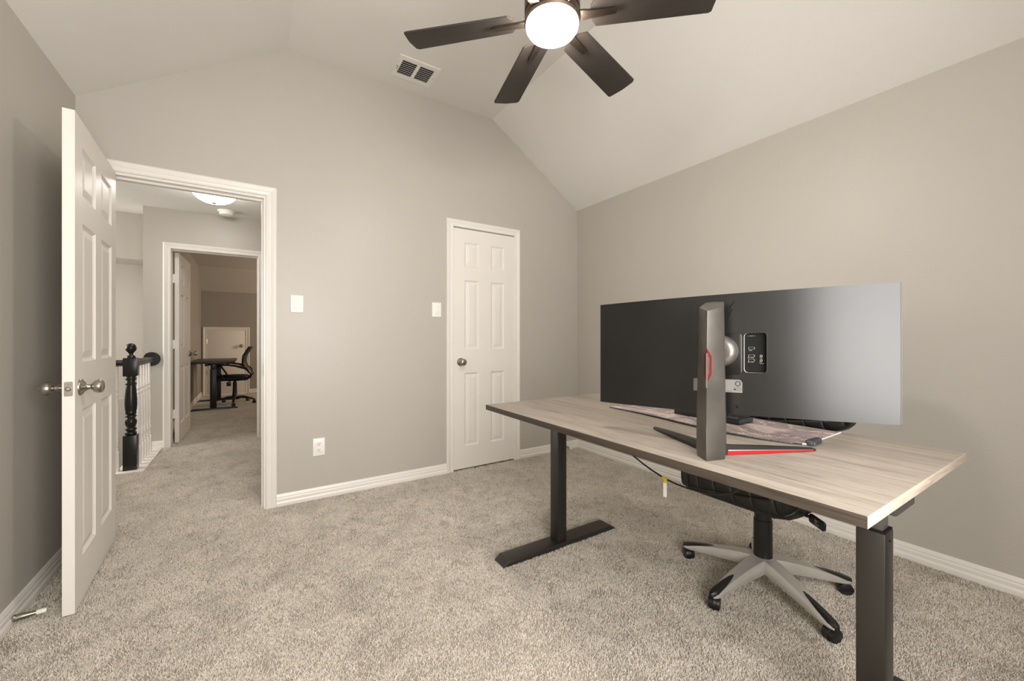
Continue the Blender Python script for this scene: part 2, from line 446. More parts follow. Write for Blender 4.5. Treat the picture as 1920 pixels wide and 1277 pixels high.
struct(b.build('wall_left', M['wall'], smooth=0), 'taupe wall behind the open white door', 'wall')
b = MB(); b.box(XR, XR + .12, YN - .12, YB + .12, 0, HW + .02)
struct(b.build('wall_right', M['wall'], smooth=0), 'long taupe wall behind the monitor and desk', 'wall')
WX0, WX1, WZ0, WZ1 = -0.33, 1.17, 0.58, 2.14  # assumed opening for the added daylight, out of view
struct(wall_columns(YN - .12, YN, [XL, WX0, XC0, WX1, XC1, XR], {(WX0, WX1): (WZ0, WZ1)}, top_of).build('wall_near', M['wall'], smooth=0),
       'taupe wall with an assumed window, behind the viewpoint', 'wall')
b = MB()
ring = [(XL - .12, HW - .077), (XC0, HC), (XC1, HC), (XR + .12, HW - .077)]
for (xa, za), (xb, zb) in zip(ring, ring[1:]):
    b.prism([(xa, za), (xb, zb), (xb, zb + .12), (xa, za + .12)], lambda p, k: (p[0], (YB + .12) if k else (YN - .12), p[1]))
struct(b.build('ceiling', M['ceiling'], smooth=0), 'vaulted off-white ceiling with a flat middle strip', 'ceiling')
# assumed window behind the viewpoint, unseen, placed to suit the light
wn = empty('assumed_window_1', (0, YN - .06, 0), 0, 'assumed white framed window in the near wall', 'window', kind='structure')
b = MB()
b.box(WX0, WX0 + .04, -.02, .02, WZ0, WZ1); b.box(WX1 - .04, WX1, -.02, .02, WZ0, WZ1)
b.box(WX0, WX1, -.02, .02, WZ0, WZ0 + .04); b.box(WX0, WX1, -.02, .02, WZ1 - .04, WZ1); b.box(WX0, WX1, -.015, .015, 1.36, 1.395)
b.build('assumed_window_frame', M['trim'], wn)
b = MB(); b.box(WX0 - .05, WX1 + .05, .0, .10, WZ0 - .03, WZ0); b.build('assumed_window_sill', M['trim'], wn)

# hall
b = MB()
b.box(-0.889, F0, YF, YF + .12, 0, HH + .03); b.box(F1, 1.6, YF, YF + .12, 0, HH + .03); b.box(F0, F1, YF, YF + .12, 2.0, HH + .03)
struct(b.build('wall_hall', M['wall'], smooth=0), 'taupe hall wall around the second doorway', 'wall')
b = MB(); b.box(1.6, 1.72, YH, YF + .12, 0, HH)
struct(b.build('wall_hall_right', M['wall'], smooth=0), 'hall end wall out of sight to the right', 'wall')
b = MB(); b.box(-.90, 1.72, YH, YF + .12, HH, HH + .1); b.box(-3.3, -.90, YH, 6.1, HH, HH + .1)
struct(b.build('ceiling_hall', M['ceiling'], smooth=0), 'flat off-white hall ceiling around the lit lamp', 'ceiling')
b = MB()
b.box(-3.2, -.889, 5.60, 6.05, 1.914, HH); b.box(-3.2, -.79, 6.05, 6.17, -2.6, HH + .03)
struct(b.build('wall_stairwell', M['wall'], smooth=0), 'pale stairwell wall with a dropped soffit beyond the railing', 'wall')
b = MB(); b.box(-3.2, -.905, 5.93, 6.05, -2.6, .44)
struct(b.build('wall_stairwell_lower', M['wall'], smooth=0), 'lower stairwell half wall seen between balusters', 'wall')
b = MB(); b.box(-.889, -.80, YF + .12, 6.05, -2.6, HH + .03); b.box(-.889, -.775, YF, YF + .12, -2.6, 0)
struct(b.build('wall_stairwell_right', M['wall'], smooth=0), 'stairwell side wall shared with the far room', 'wall')
b = MB()
b.box(-3.32, -3.2, YH - .12, 4.4, -2.6, HH); b.box(-3.32, -3.2, 6.0, 6.17, -2.6, HH); b.box(-3.32, -3.2, 4.4, 6.0, -2.6, .8)  # gap left for an assumed, unseen stairwell window and its added daylight
struct(b.build('wall_stairwell_left', M['wall'], smooth=0), 'stairwell end wall with an assumed daylit window opening', 'wall')
b = MB(); b.box(-3.2, -.76, 4.40, 4.44, -2.6, -.03); b.box(-3.2, -.7, 4.44, 6.05, -2.7, -2.6)
struct(b.build('wall_stairwell_near', M['wall'], smooth=0), 'stairwell face below the hall floor', 'wall')
b = MB(); b.box(-3.2, XL - .12, YB, YH, 0, HH)
struct(b.build('wall_hall_near', M['wall'], smooth=0), 'hall side wall behind the open door', 'wall')
# far room
b = MB(); b.box(-.92, -.80, 6.05, YR2 + .12, 0, HH)
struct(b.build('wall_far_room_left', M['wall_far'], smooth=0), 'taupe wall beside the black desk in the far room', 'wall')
AD0, AD1, ADT = -.715, -.095, 1.245
b = MB()
b.box(-.80, AD0, YR2, YR2 + .12, 0, 2.2); b.box(AD1, 1.85, YR2, YR2 + .12, 0, 2.2); b.box(AD0, AD1, YR2, YR2 + .12, ADT, 2.2)
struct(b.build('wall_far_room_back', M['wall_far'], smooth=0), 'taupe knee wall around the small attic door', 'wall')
b = MB(); b.box(1.85, 1.97, YF + .12, 7.8, 0, HH); b.box(1.85, 1.97, 8.8, YR2 + .12, 0, HH); b.box(1.85, 1.97, 7.8, 8.8, 0, .85); b.box(1.85, 1.97, 7.8, 8.8, 2.15, HH)  # assumed window opening, unseen, lets in the added warm light
struct(b.build('wall_far_room_right', M['wall_far'], smooth=0), 'far room wall with an assumed window, out of sight', 'wall')
b = MB()
b.box(-.90, 1.97, YF + .12, 9.08, HH, HH + .1)
b.prism([(9.08, HH), (YR2 + .1, 1.90), (YR2 + .1, 2.2), (9.08, HH + .1)], lambda p, k: (1.97 if k else -.92, p[0], p[1]))
struct(b.build('ceiling_far_room', M['wall'], smooth=0), 'far room ceiling sloping down to the knee wall', 'ceiling')

# door casings, jambs
CAS = [(0, 0), (0, .011), (.003, .014), (.008, .014), (.011, .010), (.022, .012), (.027, .011), (.030, .013), (.044, .018), (.053, .019), (.057, .015), (.060, .013), (.060, 0)]
def casing(m, x0, x1, zt, yw, sgn, z0=0.0, wmax=0.060, left=True, right=True):
    """mitred colonial casing round an opening; yw wall face, sgn = direction it stands proud"""
    k = wmax / .060
    rows = []
    for wd, d in CAS:
        wd *= k
        rows.append([(x0 - wd, yw + sgn * d, z0), (x0 - wd, yw + sgn * d, zt + wd), (x1 + wd, yw + sgn * d, zt + wd), (x1 + wd, yw + sgn * d, z0)])
    for a, c in zip(rows, rows[1:]):
        for i in range(3):
            m.poly([a[i], a[i + 1], c[i + 1], c[i]])
def jamb(m, x0, x1, zt, y0, y1, t=0.018, stop=None, sl=1):
    m.box(x0 - .004, x0 + t, y0, y1, 0, zt - t); m.box(x1 - t, x1 + .004, y0, y1, 0, zt - t); m.box(x0 - .004, x1 + .004, y0, y1, zt - t, zt + .004)
    if stop:
        s0, s1 = stop
        m.box(x0 + t, x0 + t + .012 * sl, s0, s1, 0, zt - t - .012) if sl else None; m.box(x1 - t - .012, x1 - t, s0, s1, 0, zt - t - .012); m.box(x0 + t, x1 - t, s0, s1, zt - t - .012, zt - t)
b = MB(); casing(b, O0 + .010, O1 - .006, OT - .004, YB, -1); casing(b, O0 + .010, O1 - .006, OT - .004, YH, 1)
jamb(b, O0, O1, OT, YB - .001, YH + .001, stop=(YB + .04, YB + .075))
t1 = struct(b.build('trim_1', M['trim']), 'white moulded casing around the open doorway', 'trim')
b = MB(); b.box(O1 - .0195, O1 - .0175, YB + .006, YB + .036, .86, .93, .0006); b.build('strike_plate', M['nickel_dark'], t1)
b = MB(); casing(b, C0 + .004, C1 - .004, OT, YB, -1); jamb(b, C0, C1, OT, YB, YH, t=.001)
b.box(C0, C1, YB + .04, YH, 0, OT)
struct(b.build('trim_2', M['trim']), 'white moulded casing around the closed closet door', 'trim')
b = MB(); casing(b, F0 + .004, F1 - .004, 1.996, YF, -1); jamb(b, F0, F1, 2.0, YF - .001, YF + .121, t=.005, stop=(YF + .04, YF + .07), sl=0)
struct(b.build('trim_3', M['trim']), 'white moulded casing around the second doorway', 'trim')
b = MB(); casing(b, AD0, AD1, ADT, YR2, -1)
struct(b.build('trim_4', M['attic']), 'cream casing around the small attic door', 'trim')

BB = [(0.0145, 0), (.0155, .010), (.0155, .024), (.013, .031), (.011, .034), (.0115, .050), (.0085, .057), (.009, .064), (.0065, .073), (.004, .080), (0, .081)]
def base_run(m, p0, p1, nrm):
    """baseboard from p0 to p1 (x, y), standing proud along nrm"""
    rows = [[(p[0] + nrm[0] * d, p[1] + nrm[1] * d, z) for p in (p0, p1)] for d, z in BB]
    for a, c in zip(rows, rows[1:]): m.poly([a[0], a[1], c[1], c[0]])
b = MB(); base_run(b, (O1 + .054, YB), (C0 - .056, YB), (0, -1)); base_run(b, (C1 + .056, YB), (XR - .0, YB), (0, -1))
struct(b.build('baseboard_back', M['trim'], smooth=25), 'white baseboard along the back wall', 'baseboard')
b = MB(); base_run(b, (XR, YN), (XR, YB), (-1, 0))
struct(b.build('baseboard_right', M['trim'], smooth=25), 'white baseboard along the right wall behind the desk', 'baseboard')
b = MB(); base_run(b, (XL, YN), (XL, YB), (1, 0)); base_run(b, (XL, YB), (O0 - .05, YB), (0, -1))
struct(b.build('baseboard_left', M['trim'], smooth=25), 'white baseboard behind the open door', 'baseboard')
b = MB(); base_run(b, (-.889, YF), (F0 - .056, YF), (0, -1)); base_run(b, (F1 + .056, YF), (1.6, YF), (0, -1))
struct(b.build('baseboard_hall', M['trim'], smooth=25), 'white baseboard beside the second doorway', 'baseboard')
b = MB(); base_run(b, (-.80, YF + .12), (-.80, YR2), (1, 0)); base_run(b, (AD1 + .06, YR2), (1.85, YR2), (0, -1))
struct(b.build('baseboard_far_room', M['trim'], smooth=25), 'white baseboard in the far room', 'baseboard')
b = MB()
b.box(-.93, -.745, 4.43, YF, -.03, .010, .003); b.box(-3.2, -.93, 4.43, 4.56, -.03, .010, .003)
struct(b.build('trim_5', M['trim']), 'white painted board under the stair railing', 'trim')

# ------------------------------------------------------------------ six-panel doors
def leaf_mesh(W, H, t=.035):
    m = MB()
    st = .105; mul = .105 if W > .7 else .118
    pw = (W - 2 * st - mul) / 2
    us = [0, st, st + pw, st + pw + mul, W - st, W]
    s = H / 2.0
    vs = [0, .185 * s, .797 * s, .994 * s, 1.573 * s, 1.685 * s, 1.89 * s, H]
    for face, sg in ((0, -1), (t, 1)):
        def P(u, v, d): return (u, face - sg * d, v)
        for i in range(5):
            for j in range(7):
                u0, u1, v0, v1 = us[i], us[i + 1], vs[j], vs[j + 1]
                if i in (1, 3) and j in (1, 3, 5):
                    steps = [(0, 0), (.004, .004), (.012, .0095), (.017, .0095), (.045, .003)]
                    rings = []
                    for ins, d in steps:
                        rings.append([P(u0 + ins, v0 + ins, d), P(u1 - ins, v0 + ins, d), P(u1 - ins, v1 - ins, d), P(u0 + ins, v1 - ins, d)])
                    for a, c in zip(rings, rings[1:]):
                        for q in range(4):
                            r = (q + 1) % 4; m.poly([a[q], a[r], c[r], c[q]])
                    m.poly(rings[-1])
                else:
                    m.poly([P(u0, v0, 0), P(u1, v0, 0), P(u1, v1, 0), P(u0, v1, 0)])
    m.poly([(0,0,0),(0,t,0),(0,t,H),(0,0,H)]); m.poly([(W,0,0),(W,t,0),(W,t,H),(W,0,H)])
    m.poly([(0,0,0),(W,0,0),(W,t,0),(0,t,0)]); m.poly([(0,0,H),(W,0,H),(W,t,H),(0,t,H)])
    bmesh.ops.remove_doubles(m.bm, verts=m.bm.verts[:], dist=1e-5)
    return m
KNOB = [(.0, 0), (.034, 0), (.034, .003), (.031, .007), (.022, .013), (.014, .020), (.011, .027), (.011, .033), (.015, .037), (.022, .041), (.0262, .048), (.0275, .056), (.0262, .063), (.021, .0685), (.012, .0715), (0, .072)]
KNOB_TURN = KNOB[:-3] + [(.024, .066), (.014, .071), (.006, .074), (.004, .083), (.0015, .087), (0, .0875)]
def door(name, loc, rz, W, H, label, hinges=(.2, 1.0, 1.8), knob_y=(True, True), back_prof=KNOB, kz=.885, hinge_mat=None):
    o = leaf_mesh(W, H).build(name, M['door'], smooth=0)
    o.location = loc; o.rotation_euler = (0, 0, rz); struct(o, label, 'door')
    kx = W - .068
    if knob_y[1]:
        m = MB(); m.lathe(KNOB, (kx, .035, kz), 'y', 32); k = m.build('door_knob', M['nickel'], o, 40)
    if knob_y[0]:
        m = MB(); m.lathe(back_prof, (kx, 0, kz), '-y', 32); m.build('door_knob', M['nickel'], o, 40)
    return o
d1 = door('door_1', (-.658, 3.018, .014), RAD(-87.2), .748, 1.99, 'open white six-panel door swung against the left wall', back_prof=KNOB_TURN, kz=.888)
m = MB(); m.prism(rrect(.024, .057, .004), lambda p, k: (.748 + (.0012 if k else -.001), .0175 + p[0], .888 + p[1])); lp = m.build('latch_plate', M['nickel_dark'], d1)
m = MB(); m.lathe([(0, 0), (.0085, 0), (.0085, .004), (.005, .008), (0, .0085)], (.749, .0175, .888), 'x', 16); m.build('latch_bolt', M['nickel'], lp)
for dz in (-.020, .020):
    m = MB(); m.lathe([(0, 0), (.0032, 0), (.0028, .001), (0, .0012)], (.7492, .0175, .888 + dz), 'x', 10); m.build('screw', M['nickel'], lp)
def hinge(o, x, y, z, mat, h=.09):
    m = MB(); m.lathe([(0, 0), (.0065, 0), (.0065, h), (.003, h + .004), (0, h + .005)], (x, y, z - h / 2), 'z', 12)
    m.box(x - .002, x + .016, y - .001 if y < .01 else y - .003, y + .003 if y < .01 else y + .001, z - h / 2, z + h / 2)
    return m.build('hinge', mat, o)
for z in (.22, 1.0, 1.76): hinge(d1, -.004, -.004, z, M['trim'])
# closet door: hinge on the right, leaf shut
d2 = leaf_mesh(.597, 1.996).build('door_2', M['door'], smooth=0)
d2.location = (C0 + .004, YB - .002, .014); struct(d2, 'closed narrow white six-panel closet door', 'door')
m = MB(); m.lathe(KNOB, (.068, 0, .888), '-y', 32); m.build('door_knob', M['nickel'], d2, 40)
for z in (.21, 1.0, 1.75): hinge(d2, .5985, -.0125, z, M['trim'], .085)
m = MB(); m.box(-.0015, .0, .004, .030, .86, .92); m.build('latch_plate', M['nickel_dark'], d2)
# second doorway: leaf open into the far room
d3 = door('door_3', (F0 + .008, YF + .155, .014), RAD(88.5), .735, 1.97, 'white six-panel door open into the far room', knob_y=(True, True), kz=.90)
d3.location = (-.634, YF + .152, .014)
for z in (.30, 1.02, 1.70):
    m = MB(); m.box(-.012, .004, .030, .052, z - .045, z + .045); m.lathe([(0, 0), (.006, 0), (.006, .09), (0, .09)], (-.012, .046, z - .045), 'z', 10)
    m.build('hinge', M['white_plastic'], d3)
# attic door
b = MB(); b.box(0, AD1 - AD0 - .006, 0, .03, 0, ADT - .012, .001)
d4 = b.build('door_4', M['attic']); d4.location = (AD0 + .003, YR2 - .004, .010); struct(d4, 'small plain cream attic door in the far knee wall', 'door')
m = MB(); m.lathe(KNOB, (AD1 - AD0 - .075, 0, .93), '-y', 20); m.build('door_knob', M['nickel'], d4, 40)
for z in (.38, .98):
    m = MB(); m.lathe([(0, 0), (.008, 0), (.008, .085), (0, .085)], (-.003, -.004, z), 'z', 10); m.build('hinge', M['nickel'], d4)

# ------------------------------------------------------------------ switches, outlet, door stops
def wall_plate(name, x, z, label, cat, wd=.072, ht=.117):
    o = empty(name, (x, YB, z), 0, label, cat)
    m = MB(); m.prism(rrect(wd, ht, .004), lambda p, k: (p[0] * (1 if k == 0 else .96), -.001 - .005 * k, p[1] * (1 if k == 0 else .975)), bev=.0008)
    m.build('cover_plate', M['white_plastic'], o)
    return o
for x, z, lab, rx in ((.2535, 1.329, 'white rocker light switch beside the open doorway', .5), (1.243, 1.327, 'white rocker light switch beside the closet door', -.5)):
    o = wall_plate('light_switch', x, z, lab, 'switch', .078)
    m = MB()
    m.box(-.0175, .0175, -.008, -.004, -.0345, .0345, .001)
    fr = m.build('rocker_frame', M['white_plastic'], o)
    m = MB(); m.prism([(-.030, -.0115), (0, -.0085), (.030, -.0105), (.030, -.004), (-.030, -.004)], lambda p, k: (.0145 if k else -.0145, p[1], p[0]), bev=.0006)
    m.build('rocker', M['white_plastic'], o)
o = wall_plate('wall_outlet', .3865, .3555, 'white duplex power outlet low on the back wall', 'outlet', .076, .12)
for dz in (.021, -.021):
    m = MB(); m.prism([(x * 1.0, max(-.0145, min(.0145, y))) for x, y in [(.0172 * math.cos(RAD(a)), .0172 * math.sin(RAD(a))) for a in range(0, 360, 12)]], lambda p, k: (p[0], -.005 - .004 * k, p[1] + dz), bev=.0005)
    rc = m.build('receptacle', M['white_plastic'], o)
    m = MB()
    m.box(-.0075, -.0050, -.0095, -.0085, dz + .001, dz + .0105); m.box(.0050, .0075, -.0095, -.0085, dz + .002, dz + .0095)
    m.lathe([(0, 0), (.003, 0), (.003, .001), (0, .001)], (0, -.0085, dz - .0065), '-y', 12)
    m.build('slot', M['slot_black'], rc)
m = MB(); m.lathe([(0, 0), (.003, 0), (.0025, .001), (0, .0012)], (0, -.006, 0), '-y', 10); m.build('screw', M['white_plastic'], o)
def door_stop(loc, rz, label):
    o = empty('door_stop', loc, rz, label, 'door stop')
    m = MB(); m.lathe([(0, 0), (.012, 0), (.0135, .004), (.0115, .008), (.0125, .012), (.0105, .030), (.0075, .052), (.006, .068), (0, .068)], (0, 0, 0), 'x', 20)
    m.build('stem', M['nickel'], o)
    m = MB(); m.lathe([(0, .060), (.0085, .060), (.0095, .064), (.0095, .083), (.008, .087), (0, .087)], (0, 0, 0), 'x', 20)
    m.build('rubber_tip', M['white_plastic'], o)
    return o
door_stop((-.7655, 2.325, .030), RAD(4), 'metal door stop with white tip on the left baseboard')
door_stop((2.585, 3.015, .034), RAD(-90), 'metal door stop with white tip on the back baseboard near the corner')

# ------------------------------------------------------------------ ceiling vent
o = empty('ceiling_vent', (.982, 2.785, HC), 0, 'white louvred air vent on the flat ceiling', 'vent')
vw, vd = .290, .240
m = MB()
hx0, hx1, hy = .113, .011, .083
for (x0, x1, y0, y1) in ((-vw/2, vw/2, hy, vd/2), (-vw/2, vw/2, -vd/2, -hy), (-vw/2, -hx0, -hy, hy), (hx0, vw/2, -hy, hy), (-hx1, hx1, -hy, hy)):
    m.box(x0, x1, y0, y1, -.007, 0)
m.build('frame', M['vent'], o)
m = MB()
for sx in (-1, 1):
    for i in range(8):
        y = -hy + (i + .5) * 2 * hy / 8
        xa, xb = sorted((sx * hx1, sx * hx0))
        m.prism([(y - .0062, -.0065), (y + .0005, -.0005), (y + .0018, -.0012), (y - .0049, -.0072)], lambda p, k: (xb if k else xa, p[0], p[1]))
m.build('louvres', M['vent'], o)
m = MB(); m.box(-hx0, hx0, -hy, hy, -.0008, -.0002); m.build('duct_shade_sheet', M['vent_dark'], o)  # flat dark sheet, its colour stands for the shade behind the louvres
m = MB(); m.box(-.127, -.124, .0, .034, -.010, -.006); m.box(-.135, -.124, -.004, .002, -.009, -.006); m.build('damper_lever', M['nickel_dark'], o)
for x, y in ((-.136, -.05), (.134, .0)):
    m = MB(); m.lathe([(0, 0), (.004, 0), (.003, .0015), (0, .002)], (x, y, -.009), 'z', 10); m.build('screw', M['nickel'], o)

# ------------------------------------------------------------------ ceiling fan
FX, FY, FZ = 1.005, 1.256, 2.380
o = empty('ceiling_fan', (FX, FY, HC), 0, 'dark bladed ceiling fan with a glowing opal light', 'ceiling fan')
dz = FZ - HC
m = MB(); m.lathe([(0, 0), (.075, 0), (.072, -.02), (.045, -.055), (.018, -.065), (0, -.065)], (0, 0, 0), 'z', 32); m.build('canopy', M['bronze'], o)
m = MB(); m.lathe([(.013, -.06), (.013, dz + .15)], (0, 0, 0), 'z', 16); m.build('down_rod', M['bronze'], o)
m = MB(); m.lathe([(0, dz + .17), (.03, dz + .17), (.045, dz + .14), (.085, dz + .125), (.107, dz + .10), (.110, dz + .085), (.110, dz + .02), (.106, dz + .016), (.106, dz + .010), (.110, dz + .006), (.110, dz - .018), (.104, dz - .026), (.100, dz - .026), (0, dz - .02)], (0, 0, 0), 'z', 48)
m.build('motor_housing', M['bronze'], o)
m = MB(); m.lathe([(.101, dz - .024), (.104, dz - .032), (.103, dz - .042), (.094, dz - .056), (.075, dz - .067), (.045, dz - .075), (.02, dz - .078), (0, dz - .0785)], (0, 0, 0), 'z', 48)
m.build('light_dome', M['dome_fan'], o)
def blade_mesh():
    m = MB()
    ol = [(.150, -.026), (.172, -.060), (.60, -.0715), (.611, -.060), (.616, 0), (.608, .066), (.598, .0715), (.172, .060), (.150, .026)]
    m.prism(ol, lambda p, k: (p[0], p[1], .0035 if k else -.0035), bev=.0012)
    return m
def arm_mesh():
    m = MB()
    m.prism([(.098, -.022), (.13, -.020), (.15, -.014), (.245, -.0125), (.25, -.008), (.25, .008), (.245, .0125), (.15, .014), (.13, .020), (.098, .022)], lambda p, k: (p[0], p[1], -.0035 if k else -.0125), bev=.002)
    return m
b0 = blade_mesh().build('blade', M['fan_blade'], o, 30)
a0 = arm_mesh().build('blade_arm', M['bronze'], b0, 30)
for k in range(6):
    bl = b0 if k == 0 else b0.copy()
    if k:
        COL.objects.link(bl); bl.parent = o
        ar = a0.copy(); COL.objects.link(ar); ar.parent = bl
    bl.location = (0, 0, dz)
    # pitched 12 degrees about its own length: counter-clockwise edge lower
    bl.rotation_mode = 'XYZ'
    bl.rotation_euler = (RAD(-12.1), 0, RAD(135.0 - 59.6 * k))

# ------------------------------------------------------------------ hall lamp and smoke detector
o = empty('hall_ceiling_lamp', (-.27, 4.30, HH), 0, 'lit white dome ceiling lamp in the hall', 'lamp')
m = MB(); m.lathe([(0, 0), (.175, 0), (.178, -.012), (.170, -.030), (0, -.03)], (0, 0, 0), 'z', 40); m.build('lamp_base', M['white_plastic'], o)
m = MB(); m.lathe([(.160, -.028), (.158, -.045), (.146, -.070), (.122, -.095), (.088, -.114), (.05, -.125), (0, -.128)], (0, 0, 0), 'z', 40); m.build('glass_dome', M['dome_hall'], o)
m = MB(); m.lathe([(0, -.124), (.020, -.125), (.018, -.131), (.008, -.136), (.008, -.143), (.004, -.148), (0, -.149)], (0, 0, 0), 'z', 20); m.build('finial', M['nickel_dark'], o)
o = empty('smoke_detector', (-.215, 5.01, HH), 0, 'round white smoke detector on the hall ceiling', 'smoke detector')
m = MB(); m.lathe([(0, 0), (.075, 0), (.076, -.006), (.070, -.014), (0, -.014)], (0, 0, 0), 'z', 32); m.build('base_ring', M['white_plastic'], o)
m = MB(); m.lathe([(.060, -.012), (.061, -.030), (.055, -.040), (.045, -.042), (0, -.042)], (0, 0, 0), 'z', 32); m.build('body', M['white_plastic'], o)

# ------------------------------------------------------------------ stair railing
NX, NY = -.842, 4.525
o = empty('newel_post', (NX, NY, .01), 0, 'black turned newel post with a ball top', 'post')
m = MB(); m.box(-.043, .043, -.043, .043, 0, .285, .002)
m.build('square_base', M['black_gloss'], o)
m = MB(); m.box(-.043, .043, -.043, .043, .775, .925, .003); m.build('square_block', M['black_gloss'], o)
prof = [(.030, .28), (.036, .293), (.038, .303), (.034, .312), (.028, .318), (.030, .324), (.038, .332), (.036, .342), (.027, .352), (.030, .362), (.0365, .378), (.038, .395), (.036, .412), (.028, .425), (.026, .430), (.037, .438), (.037, .446), (.027, .455), (.033, .462), (.036, .468), (.0335, .475), (.037, .50), (.0395, .54), (.039, .585), (.035, .65), (.0315, .69), (.030, .700), (.037, .706), (.037, .714), (.030, .720), (.029, .742), (.036, .748), (.036, .756), (.031, .763), (.034, .778)]
m = MB(); m.lathe(prof, (0, 0, 0), 'z', 32); m.build('turned_shaft', M['black_gloss'], o, 50)
m = MB(); m.lathe([(.030, .924), (.032, .932), (.026, .940), (.015, .950), (.014, .960), (.020, .972), (.031, .985), (.0365, 1.003), (.0345, 1.020), (.026, 1.036), (.012, 1.045), (0, 1.047)], (0, 0, 0), 'z', 32); m.build('ball_finial', M['black_gloss'], o, 60)
def rail_sec(): return [(-.028, -.024), (.028, -.024), (.028, -.014), (.022, -.008), (.031, .004), (.031, .016), (.018, .026), (-.018, .026), (-.031, .016), (-.031, .004), (-.022, -.008), (-.028, -.014)]
RZ = .893
hr = empty('handrail', (NX + .018, NY + .043, RZ), 0, 'short black handrail from the newel post to the wall rosette', 'handrail')
m = MB(); m.prism(rail_sec(), lambda p, k: (p[0], (YF - NY - .063) if k else 0.0, p[1]), bev=.001); m.build('rail', M['black_rail'], hr)
m = MB(); m.lathe([(0, 0), (.060, 0), (.068, .005), (.068, .013), (.063, .019), (0, .020)], (0, YF - NY - .0435, 0), '-y', 36); m.build('rosette', M['black_gloss'], hr)
m = MB(); m.prism(rail_sec(), lambda p, k: (-2.31 if k else 0, p[0], p[1]), bev=.001)
hr2 = m.build('handrail', M['black_rail']); hr2.location = (NX - .044, NY - .01, RZ); tag(hr2, 'black handrail running left from the newel post', 'handrail')
def baluster_mesh():
    m = MB()
    m.box(-.0155, .0155, -.0155, .0155, 0, .17, .001)
    m.lathe([(.010, .165), (.016, .180), (.0165, .190), (.011, .200), (.015, .212), (.011, .222), (.0165, .240), (.017, .255), (.012, .272), (.0155, .285), (.011, .296), (.013, .320), (.0148, .40), (.013, .52), (.0105, .60), (.010, .612), (.0155, .620), (.0105, .630), (.0105, .650), (.0155, .658), (.0105, .668), (.009, .75), (.0085, .862)], (0, 0, 0), 'z', 14)
    return m
bal = [(-.820, 4.675), (-.820, 4.782), (-.820, 4.889), (-.820, 4.996), (-.820, 5.103), (-.925, 4.512)]
blab = ['white turned baluster right of the newel post, nearest it', 'white turned baluster second from the newel post toward the wall', 'white turned baluster in the middle of the run to the wall',
        'white turned baluster second from the hall wall', 'white turned baluster nearest the hall wall', 'white turned baluster left of the newel post by the door edge']
pb = None
for (x, y), lab in zip(bal, blab):
    if pb is None: q = pb = baluster_mesh().build('baluster', M['baluster'], None, 40)
    else: q = pb.copy(); COL.objects.link(q)
    q.location = (x, y, .0102); tag(q, lab, 'baluster', 'white balusters under the black handrail')

# ------------------------------------------------------------------ standing desk
DT = .766
DX0, DX1, DY0, DY1 = .985, 1.772, .268, 1.770
dk = empty('standing_desk', ((DX0 + DX1) / 2, (DY0 + DY1) / 2, 0), RAD(-.5), 'greige wood-grain standing desk on charcoal steel legs', 'desk')
cx, cy = (DX0 + DX1) / 2, (DY0 + DY1) / 2
hx, hy = (DX1 - DX0) / 2, (DY1 - DY0) / 2
m = MB(); m.box(-hx, hx, -hy, hy, DT - .025, DT, .0012)
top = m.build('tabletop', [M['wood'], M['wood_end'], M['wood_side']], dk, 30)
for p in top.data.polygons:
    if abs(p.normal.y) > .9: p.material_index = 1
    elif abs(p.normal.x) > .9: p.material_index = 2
def desk_part(name, mat, par, *bxs):
    m = MB()
    for q in bxs: m.box(q[0] - cx, q[1] - cx, q[2] - cy, q[3] - cy, q[4], q[5], q[6] if len(q) > 6 else .003)
    return m.build(name, mat, par, 30)
for ya, yb, yf0, yf1 in ((1.630, 1.692, 1.622, 1.712), (.334, .394, .324, .414)):
    leg = desk_part('leg', M['desk_metal'], dk, (1.335, 1.397, ya, yb, .025, .611, .004))
    desk_part('inner_tube', M['desk_metal_light'], leg, (1.343, 1.389, ya + .008, yb - .008, .60, DT - .03, .003))
    desk_part('collar', M['gap_black'], leg, (1.3365, 1.3955, ya + .0015, yb - .0015, .6095, .6155, .001))
    if ya < 1:
        m = MB(); m.lathe([(0, 0), (.0028, 0), (.0028, .0012), (0, .0012)], (1.366 - cx, ya - cy - .0002, .588), '-y', 10); m.build('screw', M['gap_black'], leg)
    m = MB()
    x0, x1 = 1.000 - cx, 1.756 - cx; y0, y1 = yf0 - cy, yf1 - cy
    m.prism([(x0, 0), (x0, .006), (x0 + .035, .030), (x1 - .035, .030), (x1, .006), (x1, 0)], lambda p, k: (p[0], y1 if k else y0, p[1]), bev=.003)
    m.build('foot', M['desk_metal'], dk, 30)
desk_part('gear_housing', M['desk_metal_light'], dk, (1.456, 1.614, .342, .44, .622, .742, .006))
desk_part('cross_beam', M['desk_metal'], dk, (1.32, 1.36, .40, 1.63, .70, .741, .002), (1.40, 1.44, .40, 1.63, .70, .741, .002), (1.05, 1.70, .345, .385, .722, .741, .002), (1.05, 1.70, 1.64, 1.68, .722, .741, .002))

